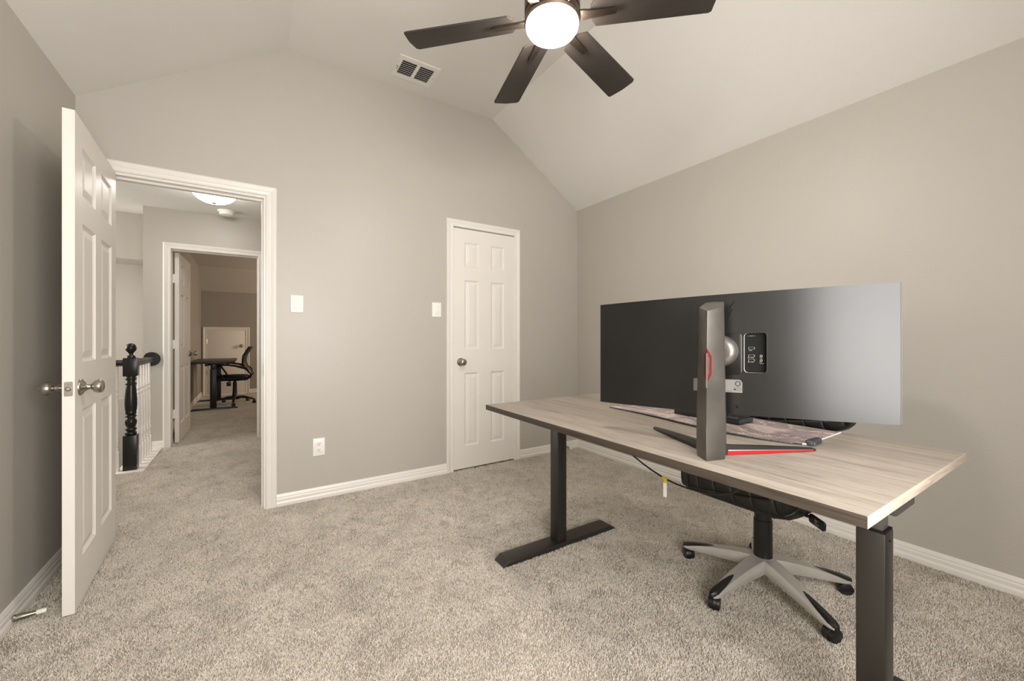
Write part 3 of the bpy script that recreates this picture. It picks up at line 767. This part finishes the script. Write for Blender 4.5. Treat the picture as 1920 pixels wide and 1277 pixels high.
# ------------------------------------------------------------------ curved monitor on its V-shaped stand
mon = empty('curved_monitor', (1.115, .657, DT + .0008), RAD(20.15), 'large curved black monitor seen from behind on a V-shaped stand', 'monitor')
PX, SAG, HWD = .147, .047, .413
def xs_at(y): return PX - SAG * (1 - (y / HWD) ** 2)
ROLL = -.0227
def pz(y, z): return z + ROLL * y
ZB, ZT = .1045, .4705
RC = (-.1245, -.066, .231, .350)          # port recess: y0, y1, z0, z1
def bez(y, z, d=0.0, th=0.0):
    return (xs_at(y) + d + th, y, pz(y, z))
ys = sorted(set([-HWD + 2 * HWD * i / 32 for i in range(33)] + [RC[0], RC[1]]))
zs = [ZB, RC[2], (RC[2] + RC[3]) / 2, RC[3], ZT]
m = MB()
cache = {}
def cv(y, z, th):
    k = (round(y, 6), round(z, 6), th)
    if k not in cache:
        # the shell thins to a knife edge at its rim
        cache[k] = m.v(bez(y, z, 0, th))
    return cache[k]
TH = .019
DEEP = .0168
for ya, yb in zip(ys, ys[1:]):
    for za, zb in zip(zs, zs[1:]):
        inside = ya >= RC[0] - 1e-6 and yb <= RC[1] + 1e-6 and za >= RC[2] - 1e-6 and zb <= RC[3] + 1e-6
        if not inside: m.f([cv(ya, za, 0), cv(yb, za, 0), cv(yb, zb, 0), cv(ya, zb, 0)])
        else: m.poly([bez(ya, za, .0172), bez(yb, za, .0172), bez(yb, zb, .0172), bez(ya, zb, .0172)])
    m.f([cv(ya, ZB, 0), cv(yb, ZB, 0), cv(yb, ZB, TH), cv(ya, ZB, TH)])
    m.f([cv(ya, ZT, 0), cv(yb, ZT, 0), cv(yb, ZT, TH), cv(ya, ZT, TH)])
for y in (-HWD, HWD):
    for za, zb in zip(zs, zs[1:]): m.f([cv(y, za, 0), cv(y, zb, 0), cv(y, zb, TH), cv(y, za, TH)])
for za, zb in zip(zs, zs[1:]):
    for ya, yb in zip(ys, ys[1:]): m.f([cv(ya, za, TH), cv(yb, za, TH), cv(yb, zb, TH), cv(ya, zb, TH)])
rim = [p for p in ((RC[0], RC[2]), (RC[1], RC[2]), (RC[1], RC[3]), (RC[0], RC[3]))]
shell = m.build('back_shell', M['monitor'], mon, 30)
# lit walls of the port recess, with rounded corners
m = MB()
ry, rz_ = (RC[0] + RC[1]) / 2, (RC[2] + RC[3]) / 2
o_ = rrect(RC[1] - RC[0] + .004, RC[3] - RC[2] + .004, .003, 3, ry, rz_); i_ = rrect(RC[1] - RC[0] - .001, RC[3] - RC[2] - .001, .010, 3, ry, rz_)
m.loft([[bez(p[0], p[1], -.0004) for p in o_], [bez(p[0], p[1], -.0006) for p in i_], [bez(p[0], p[1], .001) for p in i_]], cap=False)
lip = m.build('recess_lip', M['monitor'], mon, 30)
m = MB(); m.loft([[bez(p[0], p[1], .0006) for p in i_], [bez(p[0], p[1], DEEP) for p in i_]], cap=False)
rec = m.build('port_recess', M['recess'], mon, 30)
m = MB()
i2 = rrect(RC[1] - RC[0] - .0015, RC[3] - RC[2] - .0015, .010, 3, ry, rz_)
m.prism(i2, lambda p, k: bez(p[0], p[1], DEEP - .0015 * k)); m.build('port_panel', M['gap_black'], mon)
def dq(cy_, cz_, pts, dep, name, mat, par, bev=0):
    """small flat-sided piece on the port panel / back, outline pts about (cy_, cz_); +u runs to the viewer's right"""
    m = MB(); m.prism(pts, lambda p, k: bez(cy_ - p[0], cz_ + p[1], dep - (.0012 if k else 0)), bev=bev); return m.build(name, mat, par, 30)
def ring_outline(m, pts, cy_, cz_, dep, t=.0011):
    n = len(pts); c = Vector((sum(p[0] for p in pts) / n, sum(p[1] for p in pts) / n))
    inn = [tuple(c + (Vector(p) - c) * (1 - t / max((Vector(p) - c).length, .002))) for p in pts]
    m.loft([[bez(cy_ - p[0], cz_ + p[1], dep) for p in pts], [bez(cy_ - p[0], cz_ + p[1], dep - .0025) for p in pts], [bez(cy_ - p[0], cz_ + p[1], dep - .0025) for p in inn], [bez(cy_ - p[0], cz_ + p[1], dep) for p in inn]], cap=False)
hd = [(-.0085, -.0035), (.006, -.0035), (.0085, .0), (.0065, .0035), (-.0085, .0035)]
pd = .0152
for u, z in ((-.010, .304), (-.010, .281), (-.010, .268)):
    m = MB(); ring_outline(m, hd, ry - u, z, pd); m.build('port', M['port_metal'], rec)
for u, z in ((.014, .281), (.014, .268)):
    m = MB(); ring_outline(m, [(.0035 * math.cos(RAD(a)), .0035 * math.sin(RAD(a))) for a in range(0, 360, 30)], ry - u, z, pd, .0014)
    m.build('audio_jack', M['port_metal'], rec)
for u0, z, n in ((-.021, .340, 8), (-.017, .2965, 4), (-.020, .2745, 6), (-.020, .2615, 6), (.010, .2745, 4), (.009, .2615, 4), (.008, .2575, 5)):
    m = MB()
    for i in range(n):
        if (i * 7 + n) % 5 == 0: continue
        uu = u0 + i * .0026
        m.prism([(uu, 0), (uu + .0017, 0), (uu + .0017, .0016), (uu, .0016)], lambda p, k: bez(ry - p[0], z + p[1], .0151 - (.0003 if k else 0)))
    m.build('port_lettering', M['mark'], rec)
# edge band and screen
for y in (-HWD, HWD):
    m = MB()
    e = .0012 * (1 if y > 0 else -1)
    m.loft([[bez(y - e, ZB, -.0008), bez(y + e, ZB, -.0008), bez(y + e, ZT, -.0008), bez(y - e, ZT, -.0008)], [bez(y - e, ZB, TH + .001), bez(y + e, ZB, TH + .001), bez(y + e, ZT, TH + .001), bez(y - e, ZT, TH + .001)]])
    m.build('edge_band', M['monitor_edge'], mon)
m = MB()
for ya, yb in zip(ys, ys[1:]): m.poly([bez(ya, ZB + .012, 0, TH + .0015), bez(yb, ZB + .012, 0, TH + .0015), bez(yb, ZT - .01, 0, TH + .0015), bez(ya, ZT - .01, 0, TH + .0015)])
m.build('screen', M['screen'], mon)
# hinge plate, ball hinge
m = MB(); m.prism(rrect(.124, .126, .012, 4, 0.0, .288), lambda p, k: bez(p[0], p[1], -.0035 * k), bev=.001); m.build('mount_plate', M['monitor'], mon, 30)
m = MB(); m.lathe([(.047, -.0), (.0475, .004), (.046, .012), (.041, .021), (.033, .028), (.026, .032), (.0255, .034), (.0225, .036), (.021, .040), (.021, .072), (0, .072)], (PX - SAG - .003, -.006, .297), '-x', 40)
m.build('ball_hinge', M['ball'], mon, 50)
m = MB()
m.loft([[bez(y, .1905 - .0195, -.0007), bez(y, .1905 + h_, -.0007), bez(y, .1905 + h_, .0006), bez(y, .1905 - .0195, .0006)] for y, h_ in [(-.0625, .012), (-.056, .0195)] + [(-.056 + .013 * q, .0195) for q in range(1, 11)]])
st = m.build('sticker', M['sticker'], mon, 30)
m = MB()
ring_o = [(.0078 * math.cos(RAD(a)), .0078 * math.sin(RAD(a))) for a in range(0, 360, 15)]
for k_ in range(24):
    a0, a1 = RAD(k_ * 15), RAD(k_ * 15 + 15); ro = .0082 if k_ % 2 else .0074
    m.poly([bez(-.051 - .0052 * math.cos(a0), .198 + .0052 * math.sin(a0), -.0011), bez(-.051 - ro * math.cos(a0), .198 + ro * math.sin(a0), -.0011), bez(-.051 - ro * math.cos(a1), .198 + ro * math.sin(a1), -.0011), bez(-.051 - .0052 * math.cos(a1), .198 + .0052 * math.sin(a1), -.0011)])
m.build('seal_mark', M['ink'], st, smooth=0)
m = MB()
for (u0, u1, z0, z1) in ((.022, .036, .1745, .1755), (.040, .046, .178, .183), (.049, .059, .1775, .1782), (.049, .059, .184, .1847), (.049, .0497, .1775, .1847), (.0583, .059, .1775, .1847), (.040, .058, .1862, .1867)):
    m.poly([bez(-u0, z0, -.0011), bez(-u1, z0, -.0011), bez(-u1, z1, -.0011), bez(-u0, z1, -.0011)])
m.build('fine_print', M['ink'], st, smooth=0)
dq(-.047, .128, [(-.005, .004), (.005, .004), (.005, -.001), (.003, -.004), (-.001, -.004), (-.001, .0)], -.0002, 'lock_slot', M['gap_black'], mon)
m = MB()
for pts in ([(.026, .428), (.040, .447), (.043, .447), (.030, .425)], [(.020, .405), (.033, .424), (.036, .422), (.026, .395)], [(-.03, .43), (-.008, .418), (.016, .430), (.012, .422), (-.008, .408), (-.026, .420)], [(-.022, .414), (-.006, .402), (.012, .412), (.006, .392), (-.010, .388)]):
    m.prism(pts, lambda p, k: bez(-p[0], p[1], -.0006 * k))
m.build('emblem', M['gap_black'], mon)
# column: a five-sided mast with a forward ridge, its top sloping up to the screen
def sec(z):
    t = z / .43; s = 1.09 - .20 * t
    out = [(-.076 * s, .001 * s), (-.030 * s, .0345 * s), (.036 * s, .028 * s), (.044 * s, 0), (.036 * s, -.028 * s), (-.026 * s, -.0355 * s)]
    return out
rings = []
for z, sc in ((0, .93), (.010, .965), (.024, 1.0), (.10, 1.0), (.20, 1.0), (.30, 1.0)):
    rings.append([(x * sc, y * sc, z) for x, y in sec(z)])
rings.append([(x, y, .412 + (x + .070) * .30) for x, y in sec(.42)])
m = MB(); m.loft(rings)
ed = [e for e in m.bm.edges if abs((e.verts[0].co - e.verts[1].co).normalized().z) > .5 or min(v.co.z for v in e.verts) > .4]
bmesh.ops.bevel(m.bm, geom=ed, offset=.0028, segments=3, profile=.5, affect='EDGES', clamp_overlap=True)
colm = m.build('stand_column', M['stand'], mon, 28)
m = MB(); m.loft([[(x * .78, y * .78, -.0004) for x, y in sec(0)], [(x * .82, y * .82, .004) for x, y in sec(0)]]); m.build('base_pad', M['rubber'], colm)
# red hexagonal light ring wrapped on the ridge
def on_col(u, z):
    """point on the column's rear faces; u measured across from the ridge (+ = viewer's right)"""
    s = sec(z); r, l, q = Vector(s[0]), Vector(s[1]), Vector(s[5])
    tgt = q if u >= 0 else l
    d = (tgt - r).normalized(); p = r + d * abs(u)
    nrm = Vector((-1, 0)); 
    return Vector((p.x, p.y, z)), nrm
hexo = [(0, .047), (.0165, .024), (.0165, -.026), (.004, -.046), (-.004, -.046), (-.0165, -.026), (-.0165, .024)]
m = MB()
def wrap(pts, off): return [on_col(u, .262 + z)[0] + Vector((-off, 0, 0)) for u, z in pts]
def dens(pts, n=3):
    out = []
    for a, c in zip(pts, pts[1:] + pts[:1]):
        for i in range(n): out.append((a[0] + (c[0] - a[0]) * i / n, a[1] + (c[1] - a[1]) * i / n))
    return out
ho = dens(hexo); hi = [(u * .62, z * .80) for u, z in ho]
m.loft([wrap(ho, -.0005), wrap(ho, .0012), wrap(hi, .0012), wrap(hi, -.0005)], cap=False)
m.build('light_ring', M['red_dark'], colm, 30)
m = MB()
m.loft([[on_col(u, z)[0] + Vector((-o_, 0, 0)) for u, o_ in ((-.0055, .0003), (-.003, .003), (.003, .003), (.0055, .0003))] for z in (.20, .23, .26, .285, .295)], cap=False, closed=False)
m.build('ridge_bar', M['ball'], colm, 30)
# V legs
def stand_leg(tip, name, red):
    s0 = Vector((.012, .0, 0)) ; t = Vector((tip[0], tip[1], 0)); d = (t - s0).normalized(); n = Vector((-d.y, d.x, 0))
    if n.x > 0: n = -n        # n points to the rear (towards the viewer)
    L = (t - s0).length
    m = MB(); rings = []
    for f, hw, hh, lo in ((0, .017, .027, .0), (.15, .016, .025, .0), (.5, .0135, .019, .0), (.85, .010, .012, 0), (.97, .007, .009, 0), (1, .003, .006, 0)):
        c = s0 + d * (L * f)
        rings.append([c + n * hw + Vector((0, 0, lo)), c + n * (hw + .002) + Vector((0, 0, hh * .55)), c + n * hw * .55 + Vector((0, 0, hh)), c - n * hw * .55 + Vector((0, 0, hh)), c - n * hw + Vector((0, 0, lo))])
    m.loft(rings); lg = m.build('stand_leg', M['stand_dark'], mon, 25)
    if red:
        m = MB(); r0, r1 = [], []
        for f, hw, hh in ((.10, .0165, .0258), (.5, .0135, .019), (.85, .010, .012), (.96, .0073, .0092)):
            c = s0 + d * (L * f)
            r0.append([c + n * (hw + .0008) + Vector((0, 0, .001)), c + n * (hw + .0030) + Vector((0, 0, hh * .50)), c + n * (hw + .0005) + Vector((0, 0, hh * .50)), c + n * (hw - .001) + Vector((0, 0, .001))])
            r1.append([c + n * (hw + .0034) + Vector((0, 0, hh * .50)), c + n * (hw + .0030) + Vector((0, 0, hh * .62)), c + n * (hw - .002) + Vector((0, 0, hh * .62)), c + n * (hw - .001) + Vector((0, 0, hh * .50))])
        m.loft(r0); m.build('red_side', M['red'], lg, 25)
        m = MB(); m.loft(r1); m.build('edge_line', M['port_metal'], lg, 25)
    return lg
stand_leg((.235, .240), 'stand_leg', False)
stand_leg((.232, -.236), 'stand_leg', True)

# ------------------------------------------------------------------ desk mat, keyboard
near = [(1.452, 1.372), (1.447, 1.28), (1.440, 1.17), (1.428, 1.06), (1.412, .96), (1.398, .86), (1.396, .77), (1.410, .67), (1.440, .585), (1.462, .553)]
mt = empty('desk_mat', (1.60, .95, DT), 0, 'pink-grey marbled desk mat with a clear lit edge strip', 'desk mat')
m = MB(); rows = []
NC = 12
for i, (x, y) in enumerate(near):
    t = i / (len(near) - 1)
    lift = .0035 * math.sin(PI * t) ** 2 + .002 * math.sin(7 * t) ** 2
    row = []
    for j in range(NC + 1):
        f = j / NC; xx = x + (1.742 - .012 * math.sin(PI * t) - x) * f; yy = y + (.558 - .553) * f * (1 if i > 6 else 0)
        row.append((xx - 1.60, yy - .95, .0015 + lift * (1 - f) ** 3))
    rows.append(row)
m.loft([[Vector(p) + Vector((0, 0, .003)) for p in r] for r in rows], cap=False, closed=False)
m.loft([[Vector(p) for p in r] for r in rows], cap=False, closed=False)
mat_o = m.build('mat_surface', M['marble'], mt, 60)
edge = [Vector(p) for p in rows[0][::-1]] + [Vector(r[0]) for r in rows[1:-1]]
m = MB(); m.tube([p + Vector((0, 0, .0017)) for p in edge], .0022, 8); m.build('stitched_edge', M['stitch'], mt, 60)
edge = [Vector(rows[-2][0]) * .35 + Vector(rows[-1][0]) * .65] + [Vector(p) for p in rows[-1]]
m = MB(); m.tube([p + Vector((0, 0, .0017)) for p in edge], .0028, 8); m.build('edge_strip', M['edge_strip'], mt, 60)
m = MB(); m.prism([(-.038, -.011), (.035, -.011), (.040, -.004), (.040, .010), (-.030, .012), (-.040, .004)], lambda p, k: (1.497 - 1.60 + p[0], .549 - .95 + p[1], .016 if k else .0008), bev=.004, seg=3)
cb = m.build('control_box', M['keyboard_side'], mt, 40)
m = MB(); m.box(1.4705 - 1.60, 1.4725 - 1.60, .5365 - .95, .538 - .95, .004, .012); m.build('indicator_line', M['mark'], cb)
kb = empty('keyboard', (1.607, .951, DT + .0065), RAD(0), 'small black keyboard on the mat under the monitor', 'keyboard')
m = MB(); m.prism([(-.056, 0), (-.056, .024), (-.050, .026), (.056, .016), (.056, 0)], lambda p, k: (p[0], .138 if k else -.138, p[1]), bev=.002); m.build('case', M['keyboard'], kb)
m = MB(); m.box(-.050, .050, -.1395, -.137, .003, .0185, .001); m.build('side_panel', M['keyboard_side'], kb)
kc = None
for r in range(5):
    for c in range(12):
        if kc is None:
            m = MB(); m.loft([[(-.0085, -.010, 0), (.0085, -.010, 0), (.0085, .010, 0), (-.0085, .010, 0)], [(-.006, -.0075, .007), (.006, -.0075, .007), (.006, .0075, .007), (-.006, .0075, .007)]])
            kc = q = m.build('keycap', M['keyboard'], kb, 20)
        else: q = kc.copy(); COL.objects.link(q); q.parent = kb
        q.location = (-.038 + r * .019, -.124 + c * .0225, .0245 - r * .0017); q.rotation_euler = (0, RAD(5.2), 0)

# ------------------------------------------------------------------ cable with a tag, hanging under the desk
pts = [(1.27, 1.205, .7365), (1.28, 1.175, .70), (1.295, 1.14, .655), (1.30, 1.099, .624), (1.30, 1.054, .606), (1.30, 1.016, .593), (1.30, .951, .575), (1.30, .90, .570), (1.30, .86, .569), (1.30, .82, .571), (1.30, .78, .576), (1.30, .74, .585), (1.30, .697, .605), (1.298, .665, .632), (1.29, .64, .67), (1.28, .62, .71), (1.27, .605, .7365)]
m = MB(); m.tube(pts, .0032, 8)
cbl = m.build('power_cable', M['cable'], None, 60); tag(cbl, 'black cable sagging below the desk with a hanging paper tag', 'cable')
m = MB(); m.tube([(1.30, .962, .5785), (1.30, .951, .575), (1.30, .941, .5738)], .0052, 10); m.box(1.2985, 1.3015, .9445, .9575, .560, .574, .0006)
yw = m.build('yellow_tape', M['yellow'], cbl)
m = MB(); m.box(1.2995, 1.3003, .9435, .9585, .507, .562); m.build('paper_tag', M['paper'], yw)

# ------------------------------------------------------------------ quilted office chair
def caster_meshes():
    w = MB()
    for s in (-1, 1): w.lathe([(0, 0), (.022, 0), (.0255, .003), (.0255, .014), (.022, .017), (0, .017)], (0, s * .012 - .0085, .0255), 'y', 20)
    h = MB(); h.lathe([(.0275, -.0055), (.0285, -.004), (.0285, .004), (.0275, .0055)], (0, 0, .0255), 'y', 20); h.lathe([(0, .03), (.012, .03), (.014, .048), (.008, .062), (0, .062)], (.0, 0, 0), 'z', 14)
    h.prism([(.027 * math.cos(RAD(a)), .0255 + .027 * math.sin(RAD(a))) for a in range(-20, 205, 15)], lambda p, k: (p[0], .021 if k else -.021, p[1]), bev=.002)
    return w, h
ch = empty('office_chair', (1.905, .89, 0), RAD(180), 'black quilted leather office chair with a silver five-star base', 'chair')
angs = [30, 102, 174, 246, 318]
m = MB(); m.lathe([(0, .085), (.045, .085), (.060, .095), (.062, .118), (.050, .132), (.036, .139), (0, .139)], (0, 0, 0), 'z', 40)
hub = m.build('base_hub', M['chair_silver'], ch, 50)
leg0 = pad0 = wh0 = hd0 = None
for a in angs:
    if leg0 is None:
        m = MB(); rings = []
        for r, zt, th, wt, wb in ((.030, .137, .048, .037, .041), (.075, .133, .047, .0345, .039), (.13, .123, .043, .031, .035), (.20, .107, .036, .0275, .0305), (.26, .090, .028, .0245, .0272), (.305, .075, .019, .0225, .0248), (.33, .067, .013, .0195, .0215), (.345, .063, .010, .012, .013)):
            rings.append([(r, -wb, zt - th), (r, -wb, zt - th * .45), (r, -wt * .80, zt), (r, wt * .80, zt), (r, wb, zt - th * .45), (r, wb, zt - th)])
        m.loft(rings)
        leg0 = lg = m.build('base_leg', M['chair_silver'], ch, 40)
        m = MB(); rings = []
        for r, zt, hw in ((.205, .1035, .003), (.225, .1000, .012), (.26, .0925, .0165), (.30, .0825, .0185), (.325, .0755, .0185), (.342, .070, .014), (.350, .066, .006)):
            rings.append([(r, -hw, zt - .016), (r, -hw, zt - .004), (r, -hw * .55, zt + .0035), (r, hw * .55, zt + .0035), (r, hw, zt - .004), (r, hw, zt - .016)])
        m.loft(rings); pad0 = m.build('foot_pad', M['chair_plastic'], leg0, 40)
        w_, h_ = caster_meshes()
        wh0 = h_.build('caster', M['chair_plastic'], ch, 40); hd0 = w_.build('wheel', M['rubber'], wh0, 40)
        cs = wh0
    else:
        lg = leg0.copy(); COL.objects.link(lg); lg.parent = ch
        p = pad0.copy(); COL.objects.link(p); p.parent = lg
        cs = wh0.copy(); COL.objects.link(cs); cs.parent = ch
        q = hd0.copy(); COL.objects.link(q); q.parent = cs
    al = RAD(a - 180)
    lg.rotation_euler = (0, 0, al)
    cs.location = (.325 * math.cos(al), .325 * math.sin(al), .0)
    cs.rotation_euler = (0, 0, al + RAD(60 + 37 * (a % 5)))
m = MB(); m.lathe([(0, .13), (.037, .13), (.0365, .30), (.0335, .302), (.0330, .345), (.0305, .347), (.0295, .43), (0, .43)], (0, 0, 0), 'z', 32); m.build('gas_column', M['chair_plastic'], ch, 40)
m = MB(); m.box(-.10, .10, -.07, .07, .425, .45, .006); m.build('seat_mechanism', M['chair_plastic'], ch)
m = MB(); m.lathe([(0, 0), (.024, 0), (.026, .006), (.024, .014), (0, .014)], (.06, .10, .418), 'z', 18); m.build('tension_knob', M['chair_plastic'], ch)
m = MB(); m.sbox((.038, 0, .505), (.272, .243, .088), .34, 52, 24, .42); seat = m.build('seat', M['leather'], ch, 60)
# piping seams over the cushion
for yy in (-.205, -.165, .165, .205):
    m = MB(); pts = []
    pw = lambda x, p: math.copysign(abs(x) ** p, x)
    # superellipsoid section of the cushion at this width
    cz = lambda ph: max(math.cos(ph), 1e-4) ** .42
    for i in range(49):
        ph = -PI / 2 + PI * i / 48
        lim = .243 * cz(ph)
        if lim <= abs(yy): continue
        sn = (abs(yy) / lim) ** (1 / .34)
        x = .272 * cz(ph) * math.sqrt(max(0, 1 - sn * sn)) ** .34
        pts.append((.038 + x * 1.003, yy, .505 + .0882 * pw(math.sin(ph), .42)))
    m.tube(pts, .0020, 6); m.build('seam', M['stand_dark'], seat, 60)
m = MB(); m.T = Matrix.Translation((-.285, 0, .962)) @ Matrix.Rotation(RAD(-6), 4, 'Y'); m.sbox((0, 0, 0), (.055, .268, .285), .42, 36, 18, .42); m.build('backrest', M['leather'], ch, 60)
m = MB(); m.tube([(-.12, 0, .435), (-.24, 0, .43), (-.31, 0, .47), (-.335, 0, .72)], [(.035, .010)] * 4, 12); m.build('back_bracket', M['chair_plastic'], ch, 50)
# recline lever on the assumed window's side
m = MB(); m.tube([(.14, .05, .440), (.15, .17, .438), (.155, .238, .434)], .006, 10)
lever = m.build('tilt_lever', M['chair_plastic'], ch, 40)
PY = Matrix.Translation((.172, .266, .430)) @ Matrix.Rotation(RAD(-32), 4, 'Z') @ Matrix.Rotation(RAD(-5), 4, 'X')
m = MB(); m.T = PY; m.prism(rrect(.074, .034, .009), lambda p, k: (.004 if k else -.004, p[0], p[1]), bev=.0015); pdl = m.build('lever_paddle', M['chair_plastic'], lever, 40)
m = MB(); m.T = PY
for pts in ([(-.010, .008), (-.007, .008), (-.007, .011), (-.010, .011)], [(-.006, .0), (-.002, .001), (.002, .008), (-.001, .009)], [(.001, .001), (.008, .002), (.008, .004), (.002, .004)], [(.004, .004), (.007, .004), (.009, .010), (.006, .010)], [(.002, -.004), (.005, -.004), (.005, .001), (.003, .001)], [(-.014, -.006), (.010, -.007), (.010, -.0085), (-.014, -.0075)], [(-.010, -.010), (.010, -.011), (.010, -.0125), (-.010, -.0115)]):
    m.prism(pts, lambda p, k: (.0044 if k else .0038, -p[0] , p[1]))
m.build('pictogram', M['mark'], pdl, smooth=0)

# ------------------------------------------------------------------ far room: black standing desk and mesh chair
d2k = empty('black_desk', (-.495, 8.15, 0), 0, 'black standing desk against the far room wall', 'desk')
m = MB(); m.box(-.285, .275, -.66, .66, .712, .735, .002); m.build('tabletop', M['desk_black'], d2k, 30)
m = MB(); m.box(-.05, .04, -.48, -.20, .675, .712, .004); cbx = m.build('control_box', M['chair_plastic'], d2k)
m = MB(); m.box(.08, .20, -.655, -.60, .690, .712, .003); kp = m.build('keypad', M['chair_plastic'], d2k)
m = MB(); m.lathe([(0, 0), (.006, 0), (.006, .002), (0, .002)], (.15, -.655, .700), '-y', 10); m.build('button', M['mark'], kp)
for y in (-.53, .53):
    m = MB(); m.box(-.035, .045, y - .03, y + .03, .025, .62, .003); lg = m.build('leg', M['chair_plastic'], d2k)
    m = MB(); m.box(-.028, .038, y - .024, y + .024, .61, .712, .003); m.build('inner_tube', M['chair_plastic'], lg)
    m = MB(); m.prism([(-.275, 0), (-.275, .010), (-.25, .028), (.29, .028), (.315, .010), (.315, 0)], lambda p, k: (p[0], y + (.033 if k else -.033), p[1]), bev=.003); m.build('foot', M['chair_plastic'], d2k)
m = MB(); m.box(-.10, -.06, -.53, .53, .668, .708, .002); m.build('cross_beam', M['chair_plastic'], d2k)

mc = empty('mesh_chair', (-.235, 8.12, 0), RAD(176), 'black mesh-back task chair pulled up to the black desk', 'chair')
leg0 = None
for a in (20, 92, 164, 236, 308):
    al = RAD(a)
    if leg0 is None:
        m = MB(); m.tube([(.02, 0, .105), (.10, 0, .112), (.20, 0, .100), (.28, 0, .075), (.305, 0, .062)], [(.026, .020), (.024, .018), (.021, .016), (.019, .014), (.012, .010)], 12)
        leg0 = lg = m.build('base_leg', M['chair_plastic'], mc, 50)
        w_, h_ = caster_meshes(); wh0 = cs = h_.build('caster', M['chair_plastic'], mc, 40); hd0 = w_.build('wheel', M['rubber'], cs, 40)
    else:
        lg = leg0.copy(); COL.objects.link(lg); lg.parent = mc
        cs = wh0.copy(); COL.objects.link(cs); cs.parent = mc
        q = hd0.copy(); COL.objects.link(q); q.parent = cs
    lg.rotation_euler = (0, 0, al); cs.location = (.29 * math.cos(al), .29 * math.sin(al), 0); cs.rotation_euler = (0, 0, al + .9 + a)
m = MB(); m.lathe([(0, .085), (.040, .085), (.043, .13), (.036, .14), (.030, .25), (.028, .36), (.020, .362), (.020, .40), (0, .40)], (0, 0, 0), 'z', 24); m.build('gas_column', M['chair_plastic'], mc, 40)
m = MB(); m.box(-.09, .10, -.06, .06, .385, .41, .006); m.build('seat_mechanism', M['chair_plastic'], mc)
m = MB(); m.tube([(.04, .06, .398), (.06, .20, .385)], .006, 8); m.box(.03, .09, .19, .215, .32, .385, .006); m.build('height_lever', M['chair_plastic'], mc)
m = MB(); m.sbox((.05, 0, .440), (.25, .245, .045), .4, 32, 14, .6); m.build('seat', M['mesh_fabric'], mc, 60)
def back_x(z):
    # gentle S: lumbar bulge, top leaning back
    pts = [(.43, -.195), (.50, -.225), (.56, -.195), (.62, -.155), (.70, -.125), (.80, -.135), (.945, -.215)]
    for (z0, x0), (z1, x1) in zip(pts, pts[1:]):
        if z <= z1: return x0 + (x1 - x0) * (z - z0) / (z1 - z0)
    return pts[-1][1]
m = MB(); rows = []
for i in range(15):
    z = .56 + (.94 - .56) * i / 14; hw = .215 - .03 * abs(i - 7) / 7
    rows.append([(back_x(z) - .03 * (1 - (k / 5 - 1) ** 2), hw * (k / 5 - 1), z) for k in range(11)])
m.loft(rows, cap=False, closed=False)
m.loft([[(p[0] - .008, p[1], p[2]) for p in r] for r in rows], cap=False, closed=False)
m.build('back_mesh', M['mesh_fabric'], mc, 60)
m = MB()
for s in (-1, 1):
    m.tube([(back_x(.56 + .0271 * i), s * (.215 - .03 * abs(i - 7) / 7), .56 + .0271 * i) for i in range(15)], [(.014, .018)] * 15, 8)
m.tube([(back_x(.94) - .03 * (1 - (k / 5 - 1) ** 2), .19 * (k / 5 - 1), .942) for k in range(11)], .014, 8)
m.tube([(back_x(.565) - .03 * (1 - (k / 5 - 1) ** 2), .19 * (k / 5 - 1), .56) for k in range(11)], .016, 8)
m.build('back_frame', M['chair_plastic'], mc, 60)
m = MB(); m.tube([(-.08, 0, .40), (-.16, 0, .40), (-.225, 0, .44), (-.24, 0, .50), (-.215, 0, .57)], [(.05, .016)] * 5, 12); m.build('back_bracket', M['chair_plastic'], mc, 60)
for s in (-1, 1):
    m = MB()
    m.tube([(-.175, s * .225, .60), (-.12, s * .255, .620), (-.03, s * .27, .648), (.08, s * .27, .666), (.17, s * .27, .664), (.225, s * .268, .646), (.23, s * .265, .626), (.195, s * .26, .575), (.15, s * .255, .50), (.12, s * .245, .44)], [(.016, .024), (.018, .022), (.022, .017), (.024, .014), (.024, .013), (.020, .014), (.016, .015), (.014, .014), (.014, .014), (.014, .014)], 10)
    arm = m.build('armrest', M['chair_plastic'], mc, 60)
    m = MB(); m.tube([(-.175, s * .225, .60), (-.215, s * .22, .55), (-.24, s * .20, .49), (-.20, s * .20, .44), (-.08, s * .20, .425)], [(.014, .026), (.014, .024), (.014, .022), (.014, .018), (.012, .014)], 10); m.build('back_stay', M['chair_plastic'], arm, 60)
